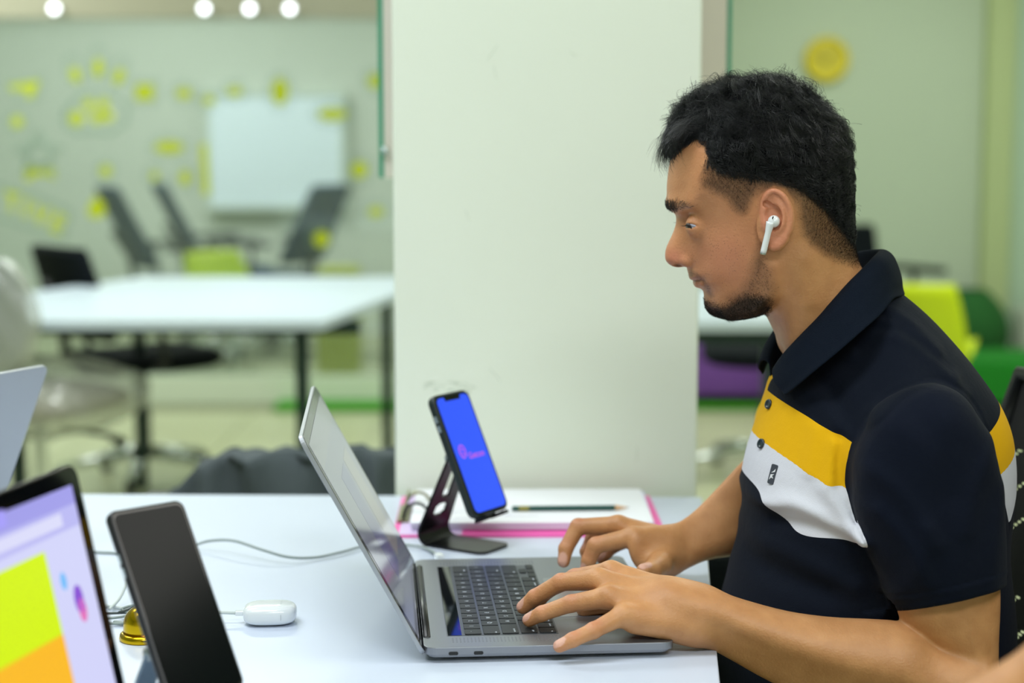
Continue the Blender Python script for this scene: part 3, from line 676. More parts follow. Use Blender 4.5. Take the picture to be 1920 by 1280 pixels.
# gold desk bell
g = G(262, 1208); t = empty('desk_bell', (g.x, g.y+.02, DT)); tag(t, 'small shiny gold desk bell between the left laptop and dark phone', 'bell')
mgold = mat('polished_gold', 'd8b21c', .2, 1)
MB().lathe([(.001, 0), (.0235, 0), (.0245, .002), (.0235, .006), (.0215, .0075), (.001, .008)], n=48).obj('base_ring', mgold, t, smooth=True)
pr = [(.0205, .0078), (.0200, .012), (.0200, .0145)] + [(.0200*math.cos(a), .0155 + .0195*math.sin(a)) for a in [PI/2*k/12 for k in range(12)]] + [(.001, .0352)]
MB().lathe(pr, n=48).obj('dome', mgold, t, smooth=True)
MB().lathe([(.002, .035), (.0022, .038), (.004, .039), (.0038, .042), (.001, .043)], n=20).obj('button', mgold, t, smooth=True)
# white earphone case with its cable
g = G(507, 1177); M = frame(Vector((g.x-.002, g.y+.020, DT)), Vector((math.cos(.1), math.sin(.1), 0)), Vector((-math.sin(.1), math.cos(.1), 0)), ez)
t = empty('earphone_case', M=M); tag(t, 'glossy white earphone charging case lying on the desk left of the laptop', 'case')
mw = mat('glossy_white_plastic', 'e6ecef', .12, coat=.5)
def pebble(x0, x1, hy, hz, zc):
    def f(u, v):
        a = 2*PI*u; e = .62; cx = (x0+x1)/2; hx = (x1-x0)/2; th = PI*(v-.5)
        ct = max(1e-5, math.cos(th))**e; st_ = math.sin(th); st_ = abs(st_)**e*(1 if st_ > 0 else -1)
        ca, sa = math.cos(a), math.sin(a); ca = abs(ca)**e*(1 if ca > 0 else -1); sa = abs(sa)**e*(1 if sa > 0 else -1)
        return Vector((cx + hx*st_, hy*ct*ca, zc + hz*ct*sa))
    return f
MB().grid(pebble(-.0285, .0265, .0215, .0107, .0108), 56, 28, True).obj('shell', mw, t, smooth=True)
MB().tube([(.0105+.0002, .0219*math.cos(a)*.985, .0108 + .01085*math.sin(a)) for a in [2*PI*k/48 for k in range(48)]], .00022, 4, closed=True).obj('lid_seam', mat('seam_grey', '9aa0a8', .5), t)
MB().box((-.0365, -.0035, .009), (-.026, .0035, .0135), None, .0008).obj('cable_plug', mw, t)
def cable(label, pts, r, m_, name='cable', group=None):
    # smooth through the points
    Q = [Vector(p) for p in pts]; S = []
    for i in range(len(Q)-1):
        p0, p1, p2, p3 = Q[max(i-1, 0)], Q[i], Q[i+1], Q[min(i+2, len(Q)-1)]
        for k in range(10):
            s = k/10; S.append(.5*((2*p1) + (p2-p0)*s + (2*p0-5*p1+4*p2-p3)*s*s + (3*p1-p0-3*p2+p3)*s**3))
    S.append(Q[-1]); o = MB().tube(S, r, 8).obj(name, m_, smooth=True, origin=Q[0]); tag(o, label, 'cable', group); return o
mc = mat('white_cable', 'c3ccca', .45); mcg = mat('grey_cable', '8d9a98', .5)
pl_ = M @ Vector((-.0365, 0, .0112))
cable('short white cable plugged into the white earphone case', [pl_, pl_ + Vector((-.02, .001, .0005)), G(400, 1146, DT+.006), G(330, 1150, DT+.003), G(230, 1140, DT+.0025), G(110, 1120, DT+.0025)], .0018, mc)
cable('grey cable curving over the desk toward the laptop lid', [Vector((-1.3, 1.9, DT+.002)), Vector((-.8, 2.0, DT+.002)), G(180, 1035, DT+.002), G(300, 1050, DT+.002)] + [G(x, y, DT+.004+z) for x, y, z in ((368, 1021, .004), (400, 1013, .01), (440, 1014, .014), (490, 1030, .01), (540, 1044, .004), (590, 1045, .0), (640, 1035, .0), (700, 1020, 0), (770, 1022, 0), (805, 1030, 0), (826, 1046, .0045))], .0016, mcg)
MB().tube([G(822, 1040, DT+.009), G(827, 1047, DT+.009)], [.0042, .0042], 10).obj('cable_plug', mw, bpy.data.objects['cable.001'], smooth=True) if False else None
plug = MB().box((-.008, -.0045, -.003), (.006, .0045, .003), frame(G(824, 1043, DT+.0095), Vector((.3, -.95, 0)), Vector((.95, .3, 0)), ez), .001).obj('charging_plug', mw); tag(plug, 'white charging plug in the far side of the laptop', 'plug')
for i, pts in enumerate(([(205, 1142, 3), (225, 1120, 8), (242, 1085, 22), (262, 1060, 30), (300, 1040, 6)], [(190, 1160, 3), (230, 1140, 12), (262, 1133, 14), (330, 1128, 4)], [(190, 1150, 2), (225, 1147, 9), (270, 1136, 12), (330, 1150, 3)], [(188, 1168, 2), (215, 1165, 2), (250, 1167, 2), (330, 1160, 2)])):
    cable(('white cable looping up behind the gold bell', 'grey cable arching just above the gold bell', 'dark cable tangled behind the gold bell', 'lowest grey cable running behind the gold bell')[i], [G(x, y, DT+z*.001+.001) for x, y, z in pts] if i == 0 else [Vector((-1.2, 1.62+.05*i, DT+.002)), Vector((-.7, 1.66+.03*i, DT+.002))] + [G(x, y, DT+z*.001+.001) for x, y, z in pts], .0017 if i == 0 else .0014, (mc, mcg, mat('dark_cable', '3c4644', .5), mcg)[i], group='cables behind the bell')

# pink clipboard with papers, ring clip and pencil
a = G(735, 1004); b = G(1228, 986); cx, cy = (a.x+b.x)/2 + .004, 2.225
t = empty('clipboard', (cx, cy, DT)); tag(t, 'pink clipboard under the sheets of paper in front of the pillar', 'clipboard')
M = Matrix.Rotation(.012, 4, 'Z')
MB().prism(rrect(.345, .242, .008), 0, .003, M).obj('board', mat('pink_board', 'f25fb4', .4), t)
MB().box((-.165, -.118, .003), (-.085, .118, .0034), M).obj('pale_sheet', mat('lilac_sheet', 'd9c3ea', .5), t)
mck = mat('clip_bronze', '8b8a68', .3, .8)
MB().box((-.171, -.05, .003), (-.155, .05, .006), M).obj('clip_plate', mck, t)
for y in (-.035, .035):
    MB().tube([M @ Vector((-.163 + .017*(1-math.cos(k*.35)), y, .006 + .020*math.sin(k*.35))) for k in range(10)], .0022, 8).obj('ring_clip', m_hinge if y < 0 else mck, t, smooth=True)
MB().tube([M @ Vector((-.166, -.06, .008)), M @ Vector((-.160, .06, .024))], .0016, 8).obj('lever', mck, t)
rp = random.Random(11); z = DT+.0036; base_c = Vector((cx+.006, cy+.008, 0))
mp = [mat('paper_white', 'eef1f8', .6), mat('paper_lilac', 'd8d6f2', .6), mat('paper_cool', 'e3eaf6', .6)]
labs = ['bottom sheaf of lilac tinted paper on the pink clipboard', 'second sheaf of paper from the bottom on the pink clipboard', 'third sheaf of paper from the bottom on the pink clipboard', 'top white sheaf of paper with the pencil on it']
for i in range(4):
    th = (.0026, .0026, .003, .0028)[i]; ang = rp.uniform(-.02, .02)
    o = MB().box((-.155, -.105, 0), (.155, .105, th-.0002), Matrix.Rotation(ang, 4, 'Z')).obj('paper_sheaf', mp[(1, 0, 1, 0)[i]], loc=(base_c.x + rp.uniform(-.003, .003), base_c.y + rp.uniform(-.003, .003), z)); tag(o, labs[i], 'paper', 'sheaves of paper on the clipboard'); z += th
wr = MB(); rr_ = random.Random(4)
for k in range(9):
    x0 = cx - .14 + rr_.random()*.12; y0 = cy - .085 + k*.007; wr.box((x0, y0, z), (x0 + rr_.uniform(.02, .05), y0+.0012, z+.0001))
o = wr.obj('handwriting', mat('faint_ink', 'b9b6d8', .6)); o.parent = bpy.data.objects['paper_sheaf.003']; o.matrix_parent_inverse = Matrix.Translation(o.parent.location).inverted(); o['kind'] = 'stuff'
p0, p1 = G(960, 953, z+.0037), G(1180, 951, z+.0037); d = (p1-p0).normalized(); t = empty('pencil', p0); tag(t, 'dark green pencil lying on the top sheet of paper', 'pencil'); Lp = (p1-p0).length
R0 = .0037
MB().tube([Vector((0,0,0)), d*(Lp-.019)], R0, 6).obj('barrel', mat('dark_green_paint', '06463f', .3), t)
MB().tube([d*(.009), d*.022], R0+.0002, 6).obj('gold_band', mat('dull_gold', '8f8a4c', .4, .5), t)
MB().tube([d*(Lp-.019), d*(Lp-.003)], [R0, .0008], 12).obj('sharpened_wood', mat('pencil_wood', 'cfa77c', .7), t)
MB().tube([d*(Lp-.003), d*Lp], [.0008, .0002], 8).obj('lead', mat('graphite', '2a2a2e', .4), t)
# ------------------------------------------------------------ signed distance modelling kit (numpy) for the figure
import openvdb
CP, SP = math.cos(PITCH), math.sin(PITCH)
def PP(px, py, a, b=0.0):
    """point on the pixel ray in the upright plane Y = a + b X"""
    d = ray(px, py); t = a/(d.y - b*d.x); return Vector((d.x*t, d.y*t, d.z*t + CZ))
def project(x, y, z):
    zz = z - CZ; f = y*CP - zz*SP; v = y*SP + zz*CP
    return 960 + F_PX*x/f, 640 - F_PX*v/f
def catmull(pts, n=4, closed=True):
    Q = np.array(pts, float); N = len(Q); out = []
    for i in range(N if closed else N-1):
        if closed: p0, p1, p2, p3 = Q[i-1], Q[i], Q[(i+1) % N], Q[(i+2) % N]
        else: p0, p1, p2, p3 = Q[max(i-1, 0)], Q[i], Q[i+1], Q[min(i+2, N-1)]
        for k in range(n):
            s = k/n; out.append(.5*((2*p1) + (p2-p0)*s + (2*p0-5*p1+4*p2-p3)*s*s + (3*p1-p0-3*p2+p3)*s**3))
    if not closed: out.append(Q[-1])
    return np.array(out)
def poly_sdf(X, Y, poly):
    d = np.full(X.shape, 1e9); ins = np.zeros(X.shape, bool); n = len(poly)
    for i in range(n):
        ax, ay = poly[i]; bx, by = poly[(i+1) % n]; ex, ey = bx-ax, by-ay; l = ex*ex+ey*ey+1e-18
        t = np.clip(((X-ax)*ex + (Y-ay)*ey)/l, 0, 1); d = np.minimum(d, (X-ax-t*ex)**2 + (Y-ay-t*ey)**2)
        c = ((ay > Y) != (by > Y)); ins ^= c & (X < (bx-ax)*(Y-ay)/((by-ay) if abs(by-ay) > 1e-12 else 1e-12) + ax)
    d = np.sqrt(d); return np.where(ins, -d, d)
class Grid2:
    def __init__(s, lo, hi, h, fn):
        s.lo, s.h = np.array(lo), h; s.n = np.ceil((np.array(hi)-s.lo)/h).astype(int)+2
        gx, gy = np.meshgrid(s.lo[0]+np.arange(s.n[0])*h, s.lo[1]+np.arange(s.n[1])*h, indexing='ij'); s.v = fn(gx, gy).astype(np.float32)
    def __call__(s, x, y):
        u = np.clip((x-s.lo[0])/s.h, 0, s.n[0]-1.001); v = np.clip((y-s.lo[1])/s.h, 0, s.n[1]-1.001)
        i = u.astype(np.int32); j = v.astype(np.int32); u = u-i; v = v-j; g = s.v
        return (g[i, j]*(1-u)+g[i+1, j]*u)*(1-v) + (g[i, j+1]*(1-u)+g[i+1, j+1]*u)*v
def rbf(pts, vals, smooth=1e-4):
    pts = np.array(pts); n = len(pts)
    def ph(r): return r
    A = ph(np.linalg.norm(pts[:, None]-pts[None], axis=2)) + np.eye(n)*smooth
    Pm = np.hstack([np.ones((n, 1)), pts]); M = np.zeros((n+3, n+3)); M[:n, :n] = A; M[:n, n:] = Pm; M[n:, :n] = Pm.T
    c = np.linalg.solve(M, np.concatenate([vals, np.zeros(3)])); lo, hi = min(vals), max(vals)
    def f(x, y):
        r = c[n] + c[n+1]*x + c[n+2]*y
        for k in range(n): r = r + c[k]*np.sqrt((x-pts[k, 0])**2 + (y-pts[k, 1])**2)
        return np.clip(r, lo, hi)
    return f
def blur2(a, k):
    for _ in range(2):
        for ax in (0, 1):
            c = np.cumsum(np.concatenate([np.repeat(np.take(a, [0], ax), k+1, ax), a, np.repeat(np.take(a, [-1], ax), k, ax)], ax), ax)
            L = a.shape[ax]; a = (np.take(c, range(2*k+1, 2*k+1+L), ax) - np.take(c, range(0, L), ax))/(2*k+1)
    return a
class Inflate:
    """a solid from its side outline: outline in pixels on the plane Y=a+bX, half depth W and edge radius R (constants or control points)"""
    def __init__(s, poly, a, b=0, W=.05, R=.04, h=.002, sub=4, wfar=None, blur=3):
        s.a, s.b = a, b; q = np.array([[PP(x, y, a, b).x, PP(x, y, a, b).z] for x, y in poly]); q = catmull(q, sub) if sub else q
        s.q = q; lo, hi = q.min(0)-.03, q.max(0)+.03; s.lo, s.hi = lo, hi
        s.d = Grid2(lo, hi, h, lambda X, Y: poly_sdf(X, Y, q))
        def field(v):
            if not isinstance(v, (list, tuple)): return None
            pts = []; vals = []
            for px, py, w in v: p = PP(px, py, a - w*1.0*0, b); pts.append((p.x, p.z)); vals.append(w)
            g = Grid2(lo, hi, .004, rbf(pts, vals)); g.v = blur2(g.v, blur); return g
        s.W, s.R = W, R; s.Wg, s.Rg = field(W), field(R)
    def __call__(s, x, y, z):
        d = s.d(x, z); W = s.Wg(x, z) if s.Wg is not None else s.W; R = s.Rg(x, z) if s.Rg is not None else s.R
        w = s.a + s.b*x - y; u = np.maximum(1 + d/R, 0); a = w/W
        n = np.sqrt(u*u + a*a) + 1e-4; g = np.sqrt((u/n/R)**2 + (a/n/W)**2) + 1e-6
        # outside the sampled box the distance keeps growing
        ox = np.maximum(np.maximum(s.lo[0]-x, x-s.hi[0]), 0); oz = np.maximum(np.maximum(s.lo[1]-z, z-s.hi[1]), 0)
        return (n-1)/g + ox + oz
def smin(a, b, k):
    h = np.clip(.5 + .5*(b-a)/k, 0, 1); return b*(1-h) + a*h - k*h*(1-h)
def smax(a, b, k): return -smin(-a, -b, k)
def capsule(x, y, z, A, B, r1, r2):
    A = np.array(A, float); B = np.array(B, float); e = B-A; l = e@e + 1e-12
    t = np.clip(((x-A[0])*e[0] + (y-A[1])*e[1] + (z-A[2])*e[2])/l, 0, 1)
    return np.sqrt((x-A[0]-t*e[0])**2 + (y-A[1]-t*e[1])**2 + (z-A[2]-t*e[2])**2) - (r1 + (r2-r1)*t)
def chain(x, y, z, pts, rs, k=.002):
    f = None
    for A, B, r1, r2 in zip(pts, pts[1:], rs, rs[1:]):
        c = capsule(x, y, z, A, B, r1, r2); f = c if f is None else smin(f, c, k)
    return f
def ellipsoid(x, y, z, c, r, M=None):
    X, Y, Z = x-c[0], y-c[1], z-c[2]
    if M is not None:
        M = np.array(M); X, Y, Z = M[0][0]*X+M[1][0]*Y+M[2][0]*Z, M[0][1]*X+M[1][1]*Y+M[2][1]*Z, M[0][2]*X+M[1][2]*Y+M[2][2]*Z
    k = np.sqrt((X/r[0])**2 + (Y/r[1])**2 + (Z/r[2])**2) + 1e-9; g = np.sqrt((X/r[0]**2)**2 + (Y/r[1]**2)**2 + (Z/r[2]**2)**2)/k + 1e-9
    return (k-1)/g
_rs = np.random.RandomState(5); _K = _rs.normal(size=(14, 3)); _K /= np.linalg.norm(_K, axis=1)[:, None]; _PH = _rs.rand(14)*6.28
def wob(x, y, z, f, n=7, o=0):
    s = 0
    for i in range(n):
        k = _K[(i+o) % 14]*f*(.7+.6*_PH[(i*3+o) % 14]/6.28); s = s + np.sin(k[0]*x + k[1]*y + k[2]*z + _PH[(i+o) % 14])
    return s/n**.5
def mesh_sdf(fn, lo, hi, h, smooth_it=0):
    """marching over a narrow band; returns points and quads in world metres"""
    B = 8; lo = np.array(lo, float); nb = np.ceil((np.array(hi)-lo)/(h*B)).astype(int)
    cc = [lo[i] + (np.arange(nb[i])+.5)*h*B for i in range(3)]
    X, Y, Z = np.meshgrid(*cc, indexing='ij'); co = np.concatenate([fn(a.ravel(), b.ravel(), c.ravel()) for a, b, c in zip(np.array_split(X, 8), np.array_split(Y, 8), np.array_split(Z, 8))]).reshape(X.shape)
    bgv = 3*h; act = np.abs(co) < h*B*1.35
    A = np.where(co < 0, -bgv, bgv).astype(np.float32); F = np.repeat(np.repeat(np.repeat(A, B, 0), B, 1), B, 2)
    idx = np.argwhere(act); off = np.stack(np.meshgrid(*[np.arange(B)]*3, indexing='ij'), -1).reshape(-1, 3)
    for ch in np.array_split(idx, max(1, len(idx)//1500)):
        I = (ch[:, None, :]*B + off[None]).reshape(-1, 3); p = lo + (I+.0)*h
        v = fn(p[:, 0], p[:, 1], p[:, 2]); F[I[:, 0], I[:, 1], I[:, 2]] = np.clip(v, -bgv, bgv)
    g = openvdb.FloatGrid(bgv); g.copyFromArray(F); pts, quads = g.convertToQuads(isovalue=0.0)
    return lo + pts.astype(float)*h, quads[:, ::-1].astype(int)
def to_obj(name, parts, m, parent=None, attrs=None, smooth=True):
    V = []; Q = []; o = 0
    for p, q in parts: V.append(p); Q.append(q+o); o += len(p)
    V = np.concatenate(V); Q = np.concatenate(Q); me = bpy.data.meshes.new(name)
    me.vertices.add(len(V)); me.vertices.foreach_set('co', V.astype(np.float32).ravel())
    me.loops.add(len(Q)*4); me.loops.foreach_set('vertex_index', Q.astype(np.int32).ravel())
    me.polygons.add(len(Q)); me.polygons.foreach_set('loop_start', np.arange(0, len(Q)*4, 4, dtype=np.int32))
    me.update(calc_edges=True); me.validate()
    if smooth: me.polygons.foreach_set('use_smooth', np.ones(len(me.polygons), bool))
    if attrs:
        for k, v in attrs(V[:, 0], V[:, 1], V[:, 2]).items():
            if len(V) == len(me.vertices):
                at = me.attributes.new(k, 'FLOAT', 'POINT'); at.data.foreach_set('value', np.asarray(v, np.float32))
    me.materials.append(m); ob = bpy.data.objects.new(name, me); C.objects.link(ob)
    if parent: wparent(ob, parent)
    return ob, V, Q
def wparent(o, parent):
    o.parent = parent
    if parent.type == 'EMPTY': o.matrix_parent_inverse = Matrix.Translation(parent.location).inverted()
    return o
def vnormals(V, Q):
    n = np.cross(V[Q[:, 2]]-V[Q[:, 0]], V[Q[:, 3]]-V[Q[:, 1]]); N = np.zeros_like(V)
    for k in range(4): np.add.at(N, Q[:, k], n)
    return N/(np.linalg.norm(N, axis=1)[:, None]+1e-12)
def strands(name, roots, paths, r0, m, parent, r1=None, sides=3):
    """hairs as thin tapered tubes; paths: (n, k, 3)"""
    n, k, _ = paths.shape; T = np.gradient(paths, axis=1); T /= np.linalg.norm(T, axis=2)[..., None]+1e-12
    ref = np.array([.3, -.8, .52]); A = np.cross(T, ref); A /= np.linalg.norm(A, axis=2)[..., None]+1e-12; Bv = np.cross(T, A)
    r0 = np.broadcast_to(np.asarray(r0, float), (n,)); tp = np.linspace(1, .25, k)[None, :]; R = (r0[:, None]*tp)[..., None]
    V = np.stack([paths + (A*math.cos(2*PI*s/sides) + Bv*math.sin(2*PI*s/sides))*R for s in range(sides)], 2)  # n,k,s,3
    idx = np.arange(n*k*sides).reshape(n, k, sides); q = []
    for s in range(sides):
        s2 = (s+1) % sides; q.append(np.stack([idx[:, :-1, s], idx[:, :-1, s2], idx[:, 1:, s2], idx[:, 1:, s]], -1).reshape(-1, 4))
    o, _, _ = to_obj(name, [(V.reshape(-1, 3), np.concatenate(q))], m, parent); return o
# ------------------------------------------------------------ the seated man
YM = 1.79
man = empty('person', (.46, 1.79, 0)); tag(man, 'man in a navy, yellow and white polo shirt typing on the laptop', 'person')
def HP(px, py, w): p = P(px, py, YM - w*.001); return np.array(p)
skin = bpy.data.materials.new('skin'); skin.use_nodes = True
def build_skin():
    nt = skin.node_tree; b = nt.nodes['Principled BSDF']; L = nt.links.new
    b.inputs['Roughness'].default_value = .48; b.inputs['Subsurface Weight'].default_value = .12; b.inputs['Subsurface Radius'].default_value = (1, .35, .18); b.inputs['Subsurface Scale'].default_value = .006
    def attr(n):
        a = nt.nodes.new('ShaderNodeAttribute'); a.attribute_name = n; return a.outputs['Fac']
    def mix(fac, A, B):
        m = nt.nodes.new('ShaderNodeMix'); m.data_type = 'RGBA'
        for k, v in ((0, fac), (6, A), (7, B)):
            if hasattr(v, 'links'): L(v, m.inputs[k])
            else: m.inputs[k].default_value = v
        return m.outputs[2]
    tc = nt.nodes.new('ShaderNodeTexCoord')
    n = nt.nodes.new('ShaderNodeTexNoise'); n.inputs['Scale'].default_value = 45; n.inputs['Detail'].default_value = 6; L(tc.outputs['Object'], n.inputs['Vector'])
    base = mix(n.outputs['Fac'], lin('a67043'), lin('d49d6a'))
    base = mix(attr('red'), base, lin('c97c66'))
    base = mix(attr('lip'), base, lin('96594c'))
    v = nt.nodes.new('ShaderNodeTexVoronoi'); v.inputs['Scale'].default_value = 400; L(tc.outputs['Object'], v.inputs['Vector'])
    r = nt.nodes.new('ShaderNodeMapRange'); r.inputs[1].default_value = .10; r.inputs[2].default_value = .34; r.inputs[3].default_value = .5; r.inputs[4].default_value = 0; L(v.outputs['Distance'], r.inputs[0])
    n3 = nt.nodes.new('ShaderNodeTexNoise'); n3.inputs['Scale'].default_value = 90; L(tc.outputs['Object'], n3.inputs['Vector'])
    r3 = nt.nodes.new('ShaderNodeMapRange'); r3.inputs[1].default_value = .42; r3.inputs[2].default_value = .54; L(n3.outputs['Fac'], r3.inputs[0])
    mu = nt.nodes.new('ShaderNodeMath'); mu.operation = 'MULTIPLY'; L(r.outputs[0], mu.inputs[0]); L(attr('freckle'), mu.inputs[1])
    mu2 = nt.nodes.new('ShaderNodeMath'); mu2.operation = 'MULTIPLY'; L(mu.outputs[0], mu2.inputs[0]); L(r3.outputs[0], mu2.inputs[1])
    base = mix(mu2.outputs[0], base, lin('6e4630'))
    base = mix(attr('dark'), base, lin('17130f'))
    base = mix(attr('nail'), base, lin('d0a08c'))
    L(base, b.inputs['Base Color'])
    n2 = nt.nodes.new('ShaderNodeTexNoise'); n2.inputs['Scale'].default_value = 420; n2.inputs['Detail'].default_value = 3; L(tc.outputs['Object'], n2.inputs['Vector'])
    bp = nt.nodes.new('ShaderNodeBump'); bp.inputs['Strength'].default_value = .5; bp.inputs['Distance'].default_value = .0009; L(n2.outputs['Fac'], bp.inputs['Height']); L(bp.outputs[0], b.inputs['Normal'])
build_skin()

# --- head and neck from the traced profile
prof = [(1420,163),(1380,168),(1342,182),(1307,205),(1282,235),(1266,265),(1259,290),(1254,318),(1251,345),(1251,366),(1254,382),(1259,392),(1266,401),(1268,410),(1267,421),(1262,436),(1255,451),(1249,465),(1247,477),(1248,487),(1253,494),(1261,499),(1271,501),(1280,500),(1287,500),(1289,507),(1291,514),(1292,520),(1295,524),(1301,525.5),(1305,527.5),(1305,531),(1307,535),(1312,540),(1318,545),(1320,552),(1320.5,560),(1322,569),(1325,579),(1333,588),(1347,594),(1366,597),(1385,597),(1405,594),(1422,589),(1434,588),(1441,599),(1450,618),(1461,642),(1473,668),(1485,700),(1520,760),(1600,770),(1680,700),(1690,620),(1660,560),(1628,520),(1611,495),(1603,470),(1599,450),(1594,425),(1592,395),(1591,350),(1587,310),(1578,270),(1560,237),(1533,208),(1500,186),(1460,169)]
Wc = [(1420,230,77),(1500,300,78),(1560,330,76),(1350,260,75),(1300,300,72),(1290,345,66),(1330,345,70),(1370,330,74),(1420,330,77),(1480,380,76),(1540,400,70),(1585,400,64),
 (1268,372,44),(1285,382,52),(1310,378,58),(1335,390,63),(1360,400,67),(1400,400,71),(1440,400,73),
 (1272,400,14),(1275,412,11),(1284,408,26),(1292,414,37),(1305,418,43),(1322,418,50),(1340,420,58),(1272,432,10),(1282,432,20),(1295,434,34),(1315,438,46),(1340,442,58),(1370,440,65),(1400,440,68),
 (1262,455,9),(1272,456,14),(1284,458,19),(1296,460,32),(1320,462,48),(1350,465,59),(1385,468,65),(1430,465,68),
 (1255,478,12),(1268,480,15),(1282,482,17),(1293,482,19),(1305,486,25),(1303,472,26),(1325,490,46),(1355,495,56),(1395,500,61),(1440,500,64),
 (1296,508,22),(1310,510,32),(1330,515,44),(1362,522,52),(1400,530,58),(1440,535,62),
 (1300,521,20),(1312,524,26),(1322,528,32),(1340,532,42),(1311,536,21),(1322,542,28),(1340,550,37),(1370,555,46),(1405,560,53),(1435,562,58),
 (1326,560,22),(1335,572,25),(1350,580,30),(1375,585,38),(1405,583,46),(1425,580,51),
 (1450,590,56),(1480,560,62),(1480,620,55),(1500,520,64),(1560,520,60),(1600,480,50),(1530,600,58),(1600,600,62),(1500,680,62),(1560,700,56),(1640,650,50),(1550,460,66),(1500,450,70)]
Rc = [(1420,240,75),(1330,260,62),(1300,330,46),(1270,350,38),(1500,300,75),(1560,400,62),(1350,420,40),(1268,380,14),(1290,390,22),(1270,410,6),(1262,455,7),(1262,480,10),(1290,470,14),(1290,498,9),(1300,510,9),(1303,524,7),(1307,534,8),(1322,556,11),(1330,580,14),(1360,585,14),(1400,585,16),(1340,520,20),(1440,590,24),(1470,620,45),(1520,560,50),(1600,480,40),(1600,600,45),(1520,700,45),(1440,500,45),(1380,500,40)]
mm = lambda L_: [(x, y, w*.001) for x, y, w in L_]
headF0 = Inflate(prof, YM, 0, W=mm(Wc), R=mm(Rc), h=.001, sub=3, blur=2)
EYE = HP(1309, 423, 33); ER = .0118
earc = [(1424,398),(1426,378),(1431,364),(1438,356),(1449,352.5),(1461,355.5),(1472,364),(1481,378),(1487,394),(1488,412),(1486,430),(1478,446),(1470,458),(1461,466),(1450,469),(1443,464),(1441,455),(1437,440),(1428,425)]
def ear_w(px, py): return 77 + (px-1425)*.11 + max(0, 400-py)*.05
def EP(px, py, dw=0): return HP(px, py, ear_w(px, py) + dw)
ear_b = .17
earF = Inflate(earc, YM-.0765-.002, 0, W=.0032, R=.0035, h=.0007, sub=3)
helix = [EP(*p) for p in ((1430,392,-3),(1431,380,0),(1436,368,2),(1448,358,3),(1460,361,3),(1469,369,3),(1477,382,3),(1482,397,3),(1483,413,3),(1480,429,2.5),(1473,443,2),(1466,453,1))]
antih = [EP(*p) for p in ((1452,369,-1),(1460,380,1.5),(1466,392,3),(1469,406,3.5),(1468,420,3),(1462,430,2),(1453,434,1.5),(1449,430,1.5))]
lobe = [EP(*p) for p in ((1470,450,0),(1460,459,0),(1451,462,-1))]
HELIX, ANTI = catmull(helix, 2, False), catmull(antih, 2, False)
def earS(x, y, z):
    # plate sheared outwards to the rear
    w = YM - y; x0 = helix[0][0]; sh = np.clip((x-x0), -.01, .05)*.20 + np.clip(z-1.165, 0, .03)*.05
    f = earF(x, y + sh, z)
    f = smin(f, chain(x, y, z, HELIX, np.linspace(.0024, .0030, len(HELIX)), .0004), .002)
    f = smin(f, chain(x, y, z, ANTI, np.linspace(.0026, .0034, len(ANTI)), .0004), .0028)
    f = smin(f, chain(x, y, z, lobe, [.0045,.0052,.005]), .004)
    f = smax(f, -ellipsoid(x, y, z, EP(1450, 409, 3), (.0088, .0105, .0128)), .002)       # concha
    f = smax(f, -capsule(x, y, z, EP(1437, 382, 2), EP(1457, 397, 2), .0036, .0040), .0015)
    c = EP(1433, 416, -2); f = smin(f, ellipsoid(x, y, z, c, (.005, .0055, .0075)), .004)  # tragus
    c = EP(1452, 425, -5); f = smin(f, ellipsoid(x, y, z, c, (.018, .005, .024)), .004)    # root
    return f
CUT0 = HP(1458, 742, 0); _c1 = HP(1655, 525, 0); CUTN = np.array([(_c1-CUT0)[2], 0, -(_c1-CUT0)[0]]); CUTN /= np.linalg.norm(CUTN)
